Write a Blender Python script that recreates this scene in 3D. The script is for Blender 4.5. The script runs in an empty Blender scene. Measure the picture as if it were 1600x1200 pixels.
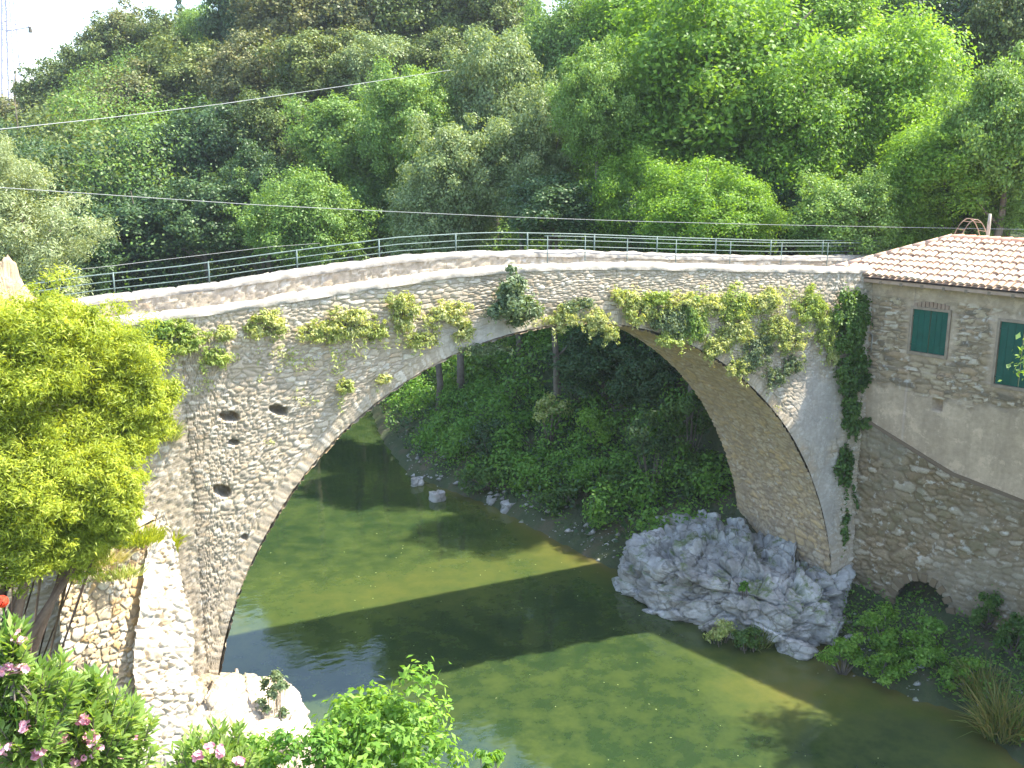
import bpy, math, random
import numpy as np
from mathutils import Vector, noise as mnoise

rng = np.random.default_rng(7)
random.seed(7)
scene = bpy.context.scene
R = math.radians

# ------------------------------------------------------------------ camera
# world frame: X along the bridge (to the far/right bank), Y upstream (away from the viewer), Z up; arch centre at the origin of the near face
F_PX, PITCH, TH = 1555.0, R(13.0), 0.4554123
C_O = np.array([1.30019639, 24.01549446, -13.04235421])
U = np.array([math.cos(TH), math.sin(TH), 0.0]); N = np.array([-math.sin(TH), math.cos(TH), 0.0])
CAM = np.array([-C_O @ U, -C_O @ N, -C_O[2]])
FWD = np.array([U[1], N[1], 0.0])            # horizontal view direction in the world frame
RGT = np.array([U[0], N[0], 0.0])
cam_d = bpy.data.cameras.new("camera"); cam = bpy.data.objects.new("camera", cam_d)
scene.collection.objects.link(cam); scene.camera = cam
cam_d.sensor_width = 36.0; cam_d.lens = 36.0 * F_PX / 1600.0
cam_d.clip_start = 0.1; cam_d.clip_end = 3000
cam.location = CAM
cam.rotation_euler = (R(90) - PITCH, 0, -math.atan2(FWD[0], FWD[1]))

# ------------------------------------------------------------------ light
SUN = np.array([0.62, -0.21, 1.0]); SUN /= np.linalg.norm(SUN)
sun_d = bpy.data.lights.new("sun", "SUN"); sun_d.energy = 3.4; sun_d.angle = R(0.8); sun_d.color = (1.0, 0.94, 0.80)
sun = bpy.data.objects.new("sun", sun_d); scene.collection.objects.link(sun)
sun.rotation_euler = Vector(SUN).to_track_quat('Z', 'Y').to_euler()
sun.location = (10, -10, 60)
world = bpy.data.worlds.new("World"); scene.world = world; world.use_nodes = True
nt = world.node_tree; nt.nodes.clear()
sky = nt.nodes.new("ShaderNodeTexSky"); sky.sky_type = 'NISHITA'; sky.sun_disc = False
sky.sun_elevation = math.asin(SUN[2]); sky.sun_rotation = math.atan2(SUN[0], SUN[1])
sky.air_density = 1.0; sky.dust_density = 1.4; sky.ozone_density = 0.4; sky.altitude = 100
bg = nt.nodes.new("ShaderNodeBackground"); bg.inputs[1].default_value = 0.15
wo = nt.nodes.new("ShaderNodeOutputWorld")
nt.links.new(sky.outputs[0], bg.inputs[0]); nt.links.new(bg.outputs[0], wo.inputs[0])
scene.view_settings.view_transform = 'Standard'; scene.view_settings.look = 'None'
scene.view_settings.exposure = 2.2; scene.view_settings.gamma = 1.0
scene.render.engine = 'CYCLES'
scene.cycles.max_bounces = 6; scene.cycles.diffuse_bounces = 3; scene.cycles.glossy_bounces = 3
scene.cycles.transmission_bounces = 3; scene.cycles.transparent_max_bounces = 4

# ------------------------------------------------------------------ helpers
def nrm(v):
    v = np.asarray(v, float); return v / (np.linalg.norm(v, axis=-1, keepdims=True) + 1e-12)

def ray(px, py):
    a = (px - 800) / F_PX; b = -(py - 600) / F_PX
    f = math.cos(PITCH) + math.sin(PITCH) * b; z = -math.sin(PITCH) + math.cos(PITCH) * b
    return RGT * a + FWD * f + np.array([0, 0, z])

def on_y(px, py, y=0.0):
    d = ray(px, py); return CAM + d * ((y - CAM[1]) / d[1])

def on_z(px, py, z=-0.5):
    d = ray(px, py); return CAM + d * ((z - CAM[2]) / d[2])

def at(px, py, dist):
    d = ray(px, py); return CAM + d * (dist / math.hypot(d[0], d[1]))

def on_plane(px, py, p0, n):
    d = ray(px, py); return CAM + d * (((np.asarray(p0) - CAM) @ n) / (d @ n))

def link(o, parent=None):
    scene.collection.objects.link(o)
    if parent is not None: o.parent = parent
    return o

def tag(o, label=None, cat=None, group=None, kind=None):
    if label: o["label"] = label
    if cat: o["category"] = cat
    if group: o["group"] = group
    if kind: o["kind"] = kind
    return o

def empty(name, loc, label, cat, group=None, kind=None):
    o = bpy.data.objects.new(name, None); o.location = loc; o.empty_display_size = 0.2
    scene.collection.objects.link(o)
    return tag(o, label, cat, group, kind)

def mesh(name, V, F, mat, parent=None, attrs=None, smooth=False, mats=None, midx=None):
    V = np.asarray(V, np.float32); F = np.asarray(F, np.int32)
    me = bpy.data.meshes.new(name)
    k = F.shape[1]
    me.vertices.add(len(V)); me.vertices.foreach_set("co", V.ravel())
    me.loops.add(F.size); me.loops.foreach_set("vertex_index", F.ravel())
    me.polygons.add(len(F)); me.polygons.foreach_set("loop_start", np.arange(0, F.size, k, dtype=np.int32))
    me.polygons.foreach_set("loop_total", np.full(len(F), k, np.int32))
    if smooth: me.polygons.foreach_set("use_smooth", np.ones(len(F), bool))
    for an, av in (attrs or {}).items():
        a = me.attributes.new(an, 'FLOAT', 'POINT'); a.data.foreach_set("value", np.asarray(av, np.float32).ravel())
    for m in (mats or [mat]): me.materials.append(m)
    if midx is not None: me.polygons.foreach_set("material_index", np.asarray(midx, np.int32))
    me.update(calc_edges=True); me.validate()
    return link(bpy.data.objects.new(name, me), parent)

class MB:
    """collects quads for one mesh"""
    def __init__(s): s.V = []; s.F = []
    def add(s, V, F):
        o = len(s.V); s.V += [tuple(v) for v in V]; s.F += [tuple(i + o for i in f) for f in F]
    def box(s, c, ux, uy, uz, a, b, h):      # centre, axes, full sizes
        c = np.asarray(c, float); ux, uy, uz = map(nrm, (ux, uy, uz)); V = []
        for k in (-.5, .5):
            for j in (-.5, .5):
                for i in (-.5, .5): V.append(c + ux * a * i + uy * b * j + uz * h * k)
        s.add(V, [(0, 2, 3, 1), (4, 5, 7, 6), (0, 1, 5, 4), (2, 6, 7, 3), (0, 4, 6, 2), (1, 3, 7, 5)])
    def tube(s, pts, rad, n=6):
        pts = np.asarray(pts, float); rad = np.broadcast_to(rad, (len(pts),)); V = []; F = []
        for i, p in enumerate(pts):
            t = nrm(pts[min(i + 1, len(pts) - 1)] - pts[max(i - 1, 0)])
            a = np.cross(t, [0, 0, 1.0]) if abs(t[2]) < .9 else np.cross(t, [1.0, 0, 0]); a = nrm(a); b = np.cross(t, a)
            for k in range(n):
                w = 2 * math.pi * k / n; V.append(p + (a * math.cos(w) + b * math.sin(w)) * rad[i])
        for i in range(len(pts) - 1):
            for k in range(n):
                F.append((i * n + k, i * n + (k + 1) % n, (i + 1) * n + (k + 1) % n, (i + 1) * n + k))
        c0 = len(V); V += [pts[0], pts[-1]]
        for k in range(0, n, 2):
            F.append((c0, (k + 2) % n, k + 1, k)); q = (len(pts) - 1) * n
            F.append((c0 + 1, q + k, q + k + 1, q + (k + 2) % n))
        s.add(V, F)
    def build(s, name, mat, parent=None, smooth=False):
        o = bpy.data.meshes.new(name); o.from_pydata(s.V, [], s.F); o.materials.append(mat)
        if smooth: o.polygons.foreach_set("use_smooth", [True] * len(s.F))
        o.update(); return link(bpy.data.objects.new(name, o), parent)

# --- numpy value noise
def _h(ix, iy, iz, seed):
    n = (ix.astype(np.int64) * 374761393 + iy.astype(np.int64) * 668265263 + iz.astype(np.int64) * 2147483647 + seed * 1274126177) & 0xffffffff
    n = ((n ^ (n >> 13)) * 1274126177) & 0xffffffff
    n = ((n ^ (n >> 16)) * 2246822519) & 0xffffffff
    return ((n ^ (n >> 15)) & 0xffffff) / float(0xffffff)

def vnoise(x, y, z=None, seed=0):
    x = np.asarray(x, float); y = np.asarray(y, float); z = np.zeros_like(x) if z is None else np.asarray(z, float)
    ix, iy, iz = np.floor(x), np.floor(y), np.floor(z); fx, fy, fz = x - ix, y - iy, z - iz
    fx, fy, fz = [t * t * (3 - 2 * t) for t in (fx, fy, fz)]; r = 0
    for a in (0, 1):
        for b in (0, 1):
            for c in (0, 1):
                w = (fx if a else 1 - fx) * (fy if b else 1 - fy) * (fz if c else 1 - fz)
                r = r + w * _h(ix + a, iy + b, iz + c, seed)
    return r

def fbm(x, y, z=None, seed=0, oct=4):
    r = 0; a = .5; t = 0; z = np.zeros_like(np.asarray(x, float)) if z is None else z
    for k in range(oct):
        r = r + a * vnoise(x * 2 ** k, y * 2 ** k, z * 2 ** k, seed + k); t += a; a *= .55
    return r / t

def stones(s, t, cw=.27, ch=.13, seed=1, jit=.85):
    """masonry-like voronoi: returns stone id random, joint factor (0 in joint, 1 on stone), dome height, tilt"""
    s = s + .05 * (fbm(s * 2.1, t * 2.1, seed=seed + 9) - .5) * 2 + .03 * vnoise(s * 9, t * 9, seed=seed + 4)
    t = t + .10 * (fbm(s * .7, t * .9, seed=seed + 5) - .5) * 2 + .02 * vnoise(s * 8, t * 8, seed=seed + 6)
    gx = s / cw; gy = t / ch; iy = np.floor(gy)
    f1 = np.full(gx.shape, 9.0); f2 = np.full(gx.shape, 9.0); sid = np.zeros(gx.shape); sx = np.zeros(gx.shape); sy = np.zeros(gx.shape)
    for dy in (-1, 0, 1):
        cy = iy + dy; off = _h(cy, cy * 0, cy * 0, seed + 77)
        ix = np.floor(gx - off)
        for dx in (-1, 0, 1):
            cx = ix + dx
            jx = cx + off + .5 + (_h(cx, cy, cy * 0, seed) - .5) * jit; jy = cy + .5 + (_h(cx, cy, cy * 0, seed + 1) - .5) * jit * .8
            w = .75 + .5 * _h(cx, cy, cy * 0, seed + 3)
            ddx = (gx - jx); ddy = (gy - jy)
            d = ((np.abs(ddx) ** 2.6 + np.abs(ddy) ** 2.6) ** (1 / 2.6)) / w
            r_ = _h(cx, cy, cy * 0, seed + 2)
            m = d < f1
            f2 = np.where(m, f1, np.minimum(f2, d)); sid = np.where(m, r_, sid); sx = np.where(m, ddx, sx); sy = np.where(m, ddy, sy)
            f1 = np.where(m, d, f1)
    e = f2 - f1
    j = np.clip((e - .03) / .16, 0, 1); j = j * j * (3 - 2 * j)
    dome = j * (.75 + .25 * np.clip(1 - f1, 0, 1))
    tilt = (sid * 7.13 % 1 - .5) * sx + (sid * 3.71 % 1 - .5) * sy
    return sid, j, dome, tilt

def stones2(s, t, cw, ch, seed):
    a = stones(s, t, cw, ch, seed, 1.0); b = stones(s, t, cw * 1.5, ch * 1.55, seed + 50, .9); m = fbm(s * .9, t * 1.2, seed=seed + 60) > .54
    return tuple(np.where(m, q, p) for p, q in zip(a, b))

def sheet(name, P, Nn, S, T, mat, parent=None, depth=.05, cw=.27, ch=.13, seed=1, plaster=None, extra=None, polar=None, mask=None, flip=False):
    """P (nu,nv,3) base positions, Nn normals; S,T metric coordinates for the stone pattern"""
    nu, nv = S.shape
    sid, j, dome, tilt = stones2(S, T, cw, ch, seed)
    if polar is not None:
        pm, ps, pt = polar
        s2, j2, d2, t2 = stones(ps, pt, .12, .30, seed + 20, jit=.8); d2 = d2 * .6
        sid = np.where(pm, s2, sid); j = np.where(pm, j2, j); dome = np.where(pm, d2, dome); tilt = np.where(pm, t2, tilt)
    pl = np.zeros_like(S) if plaster is None else plaster
    big = fbm(S * .35, T * .35, seed=seed + 30) - .5
    h = depth * (dome + .45 * tilt + .5 * (sid - .5)) * (1 - .85 * pl) + .10 * big + pl * depth * .8 + .006 * (vnoise(S * 22, T * 22, seed=seed + 8) - .5)
    if extra is not None: h = h + extra
    V = (P + Nn * h[..., None]).reshape(-1, 3)
    idx = np.arange(nu * nv).reshape(nu, nv)
    a, b, c, d = idx[:-1, :-1], idx[1:, :-1], idx[1:, 1:], idx[:-1, 1:]
    F = np.stack([a, d, c, b] if flip else [a, b, c, d], -1)
    if mask is not None: F = F[mask]
    F = F.reshape(-1, 4)
    return mesh(name, V, F, mat, parent, {"sid": sid, "joint": j, "plaster": pl})

# ------------------------------------------------------------------ materials
def mat_base(name):
    m = bpy.data.materials.new(name); m.use_nodes = True; n = m.node_tree; n.nodes.clear()
    out = n.nodes.new("ShaderNodeOutputMaterial"); return m, n, out

class NB:
    def __init__(s, nt): s.nt = nt
    def n(s, t, **k):
        x = s.nt.nodes.new(t)
        for a, b in k.items(): setattr(x, a, b)
        return x
    def l(s, a, b): s.nt.links.new(a, b)
    def noise(s, scale, detail=4, rough=.55, vec=None):
        x = s.n("ShaderNodeTexNoise"); x.inputs["Scale"].default_value = scale; x.inputs["Detail"].default_value = detail
        x.inputs["Roughness"].default_value = rough
        if vec is not None: s.l(vec, x.inputs["Vector"])
        return x.outputs["Fac"]
    def ramp(s, fac, stops, interp='LINEAR'):
        x = s.n("ShaderNodeValToRGB"); x.color_ramp.interpolation = interp; e = x.color_ramp.elements
        while len(e) < len(stops): e.new(0.5)
        for i, (p, c) in enumerate(stops): e[i].position = p; e[i].color = (*c, 1) if len(c) == 3 else c
        s.l(fac, x.inputs[0]); return x.outputs[0]
    def mix(s, fac, a, b, mode='MIX'):
        x = s.n("ShaderNodeMix", data_type='RGBA', blend_type=mode)
        for sock, v in ((x.inputs[0], fac), (x.inputs[6], a), (x.inputs[7], b)):
            if hasattr(v, "links") or hasattr(v, "is_linked"): s.l(v, sock)
            else: sock.default_value = v if isinstance(v, (int, float)) else (*v, 1)
        return x.outputs[2]
    def attr(s, name): x = s.n("ShaderNodeAttribute"); x.attribute_name = name; return x.outputs["Fac"]
    def pos(s): return s.n("ShaderNodeNewGeometry").outputs["Position"]
    def math(s, op, a, b=0.0):
        x = s.n("ShaderNodeMath", operation=op)
        for i, v in enumerate((a, b)):
            if isinstance(v, (int, float)): x.inputs[i].default_value = v
            else: s.l(v, x.inputs[i])
        return x.outputs[0]
    def bump(s, h, strength, dist):
        x = s.n("ShaderNodeBump"); x.inputs["Strength"].default_value = strength; x.inputs["Distance"].default_value = dist
        s.l(h, x.inputs["Height"]); return x.outputs[0]

def stone_mat(name, tints, joint, stain, plaster=(.42, .36, .28), stain_amt=.5, moss=None, bump=.6):
    m, n, out = mat_base(name); b = NB(n); pos = b.pos()
    k = len(tints)
    base = b.ramp(b.attr("sid"), [(i / k, t) for i, t in enumerate(tints)], 'CONSTANT')
    g = b.noise(14, 6, .65, pos)
    base = b.mix(.55, base, b.ramp(g, [(.3, (.35, .34, .32)), (.75, (1, .98, .94))]), 'MULTIPLY')
    base = b.mix(b.math('MULTIPLY', b.ramp(b.noise(.9, 5, .6, pos), [(.42, (0, 0, 0)), (.62, (1, 1, 1))]), stain_amt), base, stain)
    base = b.mix(b.math('MULTIPLY', b.ramp(b.noise(4.5, 3, .6, pos), [(.58, (0, 0, 0)), (.68, (1, 1, 1))]), .5), base, (.62, .60, .54))
    if moss: base = b.mix(b.math('MULTIPLY', b.ramp(b.noise(1.6, 5, .7, pos), [(.5, (0, 0, 0)), (.62, (1, 1, 1))]), moss[1]), base, moss[0])
    jc = b.mix(b.attr("joint"), joint, base)
    pc = b.mix(b.ramp(b.noise(1.3, 6, .65, pos), [(.3, (0, 0, 0)), (.7, (1, 1, 1))]), plaster, tuple(c * .72 for c in plaster))
    pc = b.mix(.35, pc, b.ramp(b.noise(9, 6, .6, pos), [(.3, (.45, .43, .4)), (.7, (1, 1, 1))]), 'MULTIPLY')
    mp = b.n('ShaderNodeMapping'); mp.inputs['Scale'].default_value = (2.2, 2.2, .35); b.l(pos, mp.inputs[0])
    pc = b.mix(b.math('MULTIPLY', b.ramp(b.noise(1.1, 6, .7, mp.outputs[0]), [(.46, (0, 0, 0)), (.66, (1, 1, 1))]), .45), pc, tuple(c * .5 for c in plaster))
    pc = b.mix(b.math('MULTIPLY', b.ramp(b.noise(2.3, 8, .75, pos), [(.54, (0, 0, 0)), (.60, (1, 1, 1))]), .35), pc, tuple(min(1, c * 1.35) for c in plaster))
    col = b.mix(b.attr("plaster"), jc, pc)
    p = b.n("ShaderNodeBsdfPrincipled"); b.l(col, p.inputs["Base Color"]); p.inputs["Roughness"].default_value = .92
    p.inputs["Specular IOR Level"].default_value = .2
    b.l(b.bump(b.noise(30, 6, .7, pos), bump, .02), p.inputs["Normal"]); b.l(p.outputs[0], out.inputs[0]); return m

def simple_mat(name, c1, c2, scale=6, rough=.85, bump=.4, dist=.02, metal=0, spec=.3, rscale=30):
    m, n, out = mat_base(name); b = NB(n); pos = b.pos()
    col = b.ramp(b.noise(scale, 6, .6, pos), [(.3, c1), (.7, c2)])
    p = b.n("ShaderNodeBsdfPrincipled"); b.l(col, p.inputs["Base Color"]); p.inputs["Roughness"].default_value = rough
    p.inputs["Metallic"].default_value = metal; p.inputs["Specular IOR Level"].default_value = spec
    if bump: b.l(b.bump(b.noise(rscale, 5, .65, pos), bump, dist), p.inputs["Normal"])
    b.l(p.outputs[0], out.inputs[0]); return m

def leaf_mat(name, cols, trans=.45, tcol=None, clump=1.2, rough=.5, spec=.35):
    """cols: list of leaf colours; per-leaf and per-clump variation"""
    m, n, out = mat_base(name); b = NB(n); g = b.n("ShaderNodeNewGeometry")
    oi = b.n("ShaderNodeObjectInfo")
    f = b.math('ADD', b.math('MULTIPLY', g.outputs["Random Per Island"], .45), b.math('MULTIPLY', b.noise(clump, 3, .6, g.outputs["Position"]), .75))
    f = b.math('ADD', f, b.math('MULTIPLY', oi.outputs["Random"], .16)); f = b.math('SUBTRACT', f, .14)
    k = len(cols)
    col = b.ramp(f, [(.15 + .7 * i / (k - 1), c) for i, c in enumerate(cols)])
    d = b.n("ShaderNodeBsdfPrincipled"); b.l(col, d.inputs["Base Color"]); d.inputs["Roughness"].default_value = rough
    d.inputs["Specular IOR Level"].default_value = spec
    t = b.n("ShaderNodeBsdfTranslucent")
    b.l(b.mix(1.0, col, tcol or (1.5, 1.35, .5), 'MULTIPLY'), t.inputs[0])
    mx = b.n("ShaderNodeMixShader"); mx.inputs[0].default_value = trans
    b.l(d.outputs[0], mx.inputs[1]); b.l(t.outputs[0], mx.inputs[2]); b.l(mx.outputs[0], out.inputs[0]); return m

M = {}
M['face'] = stone_mat('bridge_rubble', [(.53, .44, .32), (.44, .37, .28), (.60, .51, .39), (.38, .33, .26), (.53, .41, .28), (.68, .61, .50), (.50, .43, .34)], (.34, .28, .19), (.39, .32, .24), stain_amt=.5, plaster=(.48, .44, .38))
M['soffit'] = stone_mat('soffit_stone', [(.62, .49, .34), (.53, .42, .28), (.68, .56, .41), (.46, .36, .26), (.66, .49, .28)], (.33, .25, .17), (.52, .37, .20), stain_amt=.5, plaster=(.42, .33, .22))
M['butt'] = stone_mat('buttress_stone', [(.60, .48, .33), (.50, .39, .26), (.66, .58, .46), (.56, .37, .18), (.70, .65, .56)], (.36, .27, .17), (.58, .38, .17), stain_amt=.45, plaster=(.76, .72, .64))
M['house'] = stone_mat('house_rubble', [(.45, .34, .22), (.33, .26, .175), (.54, .43, .29), (.22, .18, .13), (.48, .34, .21), (.68, .59, .46)], (.25, .185, .115), (.38, .28, .165), plaster=(.60, .46, .32), stain_amt=.35)
M['lower'] = stone_mat('lower_rubble', [(.33, .245, .15), (.25, .19, .115), (.38, .29, .185), (.29, .21, .125), (.52, .44, .33)], (.19, .14, .085), (.20, .17, .10), plaster=(.36, .31, .23), stain_amt=.5, moss=((.09, .10, .04), .3))
M['coping'] = simple_mat('pale_coping', (.20, .18, .15), (.42, .38, .32), 4, .9, .5, .02)
M['road'] = simple_mat('worn_road', (.26, .25, .23), (.34, .32, .30), 3, .95, .4, .01)
M['rail'] = simple_mat('green_grey_paint', (.10, .14, .13), (.16, .21, .19), 8, .5, .1, .005)
M['cable'] = simple_mat('cable_sheath', (.20, .21, .21), (.28, .29, .28), 2, .6, 0)
M['tile'] = simple_mat('clay_tile', (.46, .30, .21), (.66, .52, .42), 3.5, .85, .5, .01)
def tile_mat():
    m, n, out = mat_base('bleached_roof_tile'); b = NB(n); g = b.n('ShaderNodeNewGeometry')
    f = b.math('ADD', b.math('MULTIPLY', g.outputs['Random Per Island'], .6), b.math('MULTIPLY', b.noise(2.5, 6, .7, g.outputs['Position']), .5))
    col = b.ramp(f, [(.15, (.34, .20, .13)), (.4, (.45, .29, .20)), (.65, (.50, .36, .26)), (.9, (.56, .45, .34))])
    col = b.mix(b.math('MULTIPLY', b.ramp(b.noise(11, 5, .7, g.outputs['Position']), [(.5, (0, 0, 0)), (.64, (1, 1, 1))]), .5), col, (.30, .27, .20))
    p = b.n('ShaderNodeBsdfPrincipled'); b.l(col, p.inputs['Base Color']); p.inputs['Roughness'].default_value = .9; b.l(b.bump(b.noise(40, 5, .7, g.outputs['Position']), .5, .01), p.inputs['Normal']); b.l(p.outputs[0], out.inputs[0]); return m
M['tile'] = tile_mat()
M['ridge'] = simple_mat('ridge_clay', (.60, .27, .16), (.70, .42, .28), 9, .85, .4, .01)
M['house2'] = simple_mat('worn_brick', (.28, .18, .12), (.36, .26, .18), 9, .9, .5, .01)
M['shutter'] = simple_mat('green_shutter_paint', (.004, .070, .048), (.008, .098, .068), 4, .45, .15, .004)
M['frame'] = simple_mat('pale_render', (.24, .185, .125), (.36, .28, .20), 6, .9, .4, .01)
M['bark'] = simple_mat('bark', (.10, .08, .06), (.20, .17, .13), 5, .95, .9, .03)
M['barkr'] = simple_mat('reddish_bark', (.16, .10, .07), (.27, .18, .12), 5, .95, .9, .03)
M['metal'] = simple_mat('galvanised_steel', (.42, .40, .50), (.50, .47, .56), 3, .5, 0)
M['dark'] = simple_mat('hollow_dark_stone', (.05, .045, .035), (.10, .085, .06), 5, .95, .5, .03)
M['wood'] = simple_mat('eave_timber', (.16, .12, .08), (.24, .18, .12), 8, .8, .4, .01)
M['gutter'] = simple_mat('copper_gutter', (.30, .20, .14), (.40, .28, .20), 6, .5, .1, .004)

def rock_mat(name, c1, c2, c3, moss):
    m, n, out = mat_base(name); b = NB(n); pos = b.pos()
    col = b.ramp(b.noise(.9, 11, .66, pos), [(.33, c1), (.49, c2), (.66, c3)])
    w = b.n("ShaderNodeTexVoronoi", feature='DISTANCE_TO_EDGE'); w.inputs["Scale"].default_value = 1.1
    wv = b.n("ShaderNodeVectorMath", operation='ADD'); b.l(pos, wv.inputs[0])
    nn = b.n("ShaderNodeTexNoise"); nn.inputs["Scale"].default_value = 1.5; nn.inputs["Detail"].default_value = 4
    b.l(pos, nn.inputs["Vector"]); b.l(nn.outputs["Color"], wv.inputs[1]); b.l(wv.outputs[0], w.inputs["Vector"])
    crack = b.ramp(w.outputs["Distance"], [(0.0, (0, 0, 0)), (.05, (1, 1, 1))])
    col = b.mix(b.math('MULTIPLY', b.math('SUBTRACT', 1.0, crack), .5), col, tuple(x * .35 for x in c1))
    g = b.n("ShaderNodeNewGeometry"); sp = b.n("ShaderNodeSeparateXYZ"); b.l(g.outputs["Normal"], sp.inputs[0])
    mo = b.math('MULTIPLY', b.ramp(b.noise(1.3, 6, .7, pos), [(.52, (0, 0, 0)), (.6, (1, 1, 1))]), b.math('MAXIMUM', sp.outputs[2], 0.0))
    col = b.mix(b.math('MULTIPLY', mo, moss[1]), col, moss[0])
    p = b.n("ShaderNodeBsdfPrincipled"); b.l(col, p.inputs["Base Color"]); p.inputs["Roughness"].default_value = .9
    p.inputs["Specular IOR Level"].default_value = .25
    h = b.math('ADD', b.math('MULTIPLY', b.noise(7, 10, .6, pos), 1.0), b.math('MULTIPLY', crack, .2))
    b.l(b.bump(h, .8, .10), p.inputs["Normal"]); b.l(p.outputs[0], out.inputs[0]); return m
M['rock'] = rock_mat('grey_rock', (.20, .19, .165), (.36, .345, .31), (.56, .54, .49), ((.13, .17, .05), .9))
M['rockw'] = rock_mat('sunlit_rock', (.30, .24, .17), (.46, .39, .30), (.62, .55, .46), ((.30, .30, .12), .45))  # overexposed sunlight put into a paler rock colour

def water_mat():
    m, n, out = mat_base('river_water'); b = NB(n); pos = b.pos()
    sh = b.attr("shallow_and_sunlit")
    nz = b.math('ADD', b.math('MULTIPLY', b.noise(.35, 5, .6, pos), .6), b.math('MULTIPLY', b.ramp(b.noise(1.6, 7, .7, pos), [(.38, (0, 0, 0)), (.62, (1, 1, 1))]), .28))
    f = b.math('ADD', b.math('MULTIPLY', sh, .75), b.math('MULTIPLY', nz, .5))
    col = b.ramp(f, [(.16, (.018, .036, .013)), (.34, (.045, .066, .018)), (.62, (.085, .092, .022)), (.95, (.12, .095, .03))])
    d = b.n("ShaderNodeBsdfDiffuse"); b.l(col, d.inputs[0])
    g = b.n("ShaderNodeBsdfGlossy"); g.inputs["Roughness"].default_value = .035
    fr = b.n("ShaderNodeFresnel"); fr.inputs["IOR"].default_value = 1.55
    mp = b.n("ShaderNodeMapping"); mp.inputs["Scale"].default_value = (1, 1.6, 1); b.l(pos, mp.inputs[0])
    h = b.math('ADD', b.noise(2.2, 3, .5, mp.outputs[0]), b.math('MULTIPLY', b.noise(.5, 2, .5, mp.outputs[0]), 1.6))
    bn = b.bump(h, .05, .10); b.l(bn, g.inputs["Normal"]); b.l(bn, fr.inputs["Normal"])
    mx = b.n("ShaderNodeMixShader"); b.l(fr.outputs[0], mx.inputs[0]); b.l(d.outputs[0], mx.inputs[1]); b.l(g.outputs[0], mx.inputs[2])
    b.l(mx.outputs[0], out.inputs[0]); return m
M['water'] = water_mat()

def ground_mat():
    m, n, out = mat_base('bank_soil'); b = NB(n); pos = b.pos()
    col = b.ramp(b.noise(.8, 8, .65, pos), [(.32, (.035, .045, .018)), (.5, (.055, .075, .025)), (.62, (.09, .08, .04)), (.75, (.15, .12, .075))])
    p = b.n("ShaderNodeBsdfPrincipled"); b.l(col, p.inputs["Base Color"]); p.inputs["Roughness"].default_value = .97
    b.l(b.bump(b.noise(6, 8, .7, pos), .9, .12), p.inputs["Normal"]); b.l(p.outputs[0], out.inputs[0]); return m
M['ground'] = ground_mat()

M['walnut'] = leaf_mat('walnut_leaf', [(.065, .145, .018), (.14, .27, .032), (.25, .41, .06)], .5)
M['alder'] = leaf_mat('alder_leaf', [(.068, .145, .030), (.14, .25, .050), (.26, .39, .10)], .4, clump=.9)
M['pale'] = leaf_mat('pale_leaf', [(.09, .15, .05), (.18, .25, .095), (.31, .38, .18)], .35, clump=.9)
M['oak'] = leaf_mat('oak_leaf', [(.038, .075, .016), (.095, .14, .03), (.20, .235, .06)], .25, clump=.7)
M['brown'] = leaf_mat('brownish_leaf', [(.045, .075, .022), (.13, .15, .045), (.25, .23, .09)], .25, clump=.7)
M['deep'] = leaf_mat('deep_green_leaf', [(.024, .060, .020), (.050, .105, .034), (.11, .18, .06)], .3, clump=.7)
M['willow'] = leaf_mat('willow_leaf', [(.15, .20, .085), (.25, .31, .15), (.38, .42, .24)], .35)
M['mimosa'] = leaf_mat('yellow_green_leaf', [(.12, .18, .02), (.30, .37, .035), (.52, .57, .07)], .45, clump=1.6)
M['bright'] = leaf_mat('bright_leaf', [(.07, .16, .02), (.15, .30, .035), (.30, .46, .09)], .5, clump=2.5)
M['oleander'] = leaf_mat('oleander_leaf', [(.09, .17, .04), (.19, .31, .06), (.34, .44, .15)], .4, clump=2.5)
M['yellowish'] = leaf_mat('sunburnt_leaf', [(.16, .24, .06), (.36, .42, .13), (.62, .62, .34)], .4, clump=3)
M['limeweed'] = leaf_mat('lime_weed_leaf', [(.12, .20, .035), (.28, .38, .08), (.52, .57, .22)], .4, clump=3)
M['greybush'] = leaf_mat('grey_green_leaf', [(.06, .10, .04), (.13, .19, .09), (.30, .36, .22)], .35, clump=3)
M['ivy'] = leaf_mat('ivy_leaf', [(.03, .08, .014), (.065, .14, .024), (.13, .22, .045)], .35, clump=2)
M['fresh'] = leaf_mat('fresh_bank_leaf', [(.05, .13, .018), (.11, .25, .03), (.22, .38, .07)], .4, clump=2)
M['drygrass'] = leaf_mat('dry_grass', [(.24, .24, .09), (.42, .38, .16), (.58, .53, .32)], .35, clump=3)
M['reed'] = leaf_mat('reed_leaf', [(.05, .10, .02), (.12, .17, .04), (.30, .24, .08)], .35, clump=3)
M['pink'] = leaf_mat('pink_petal', [(.70, .22, .30), (.80, .42, .50), (.90, .70, .74)], .4, (1.0, .8, .8), 2)
M['red'] = leaf_mat('red_petal', [(.75, .05, .02), (.85, .10, .04)], .3, (1, .5, .4), 2)

# ------------------------------------------------------------------ terrain
WZ = -0.5
right_edge = np.array([(5.0, 31.5), (3.2, 24), (2.4, 18), (4.0, 12.7), (4.7, 7.4), (5.6, 3.0), (7.2, -.5), (7.6, -2), (7.2, -3.2), (7.6, -4.8), (8.3, -6), (7.6, -8), (8.5, -14), (9, -60)], float)
left_edge = np.array([(-6, -60), (-5.6, -14), (-6.0, -9), (-7.5, -4), (-9.2, -1), (-9.4, 5), (-9.6, 14), (-13, 22), (-40, 25), (-90, 30), (-90, 37), (-30, 35), (-8, 31.5), (2, 33)], float)
river = np.vstack([right_edge, left_edge])

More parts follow.
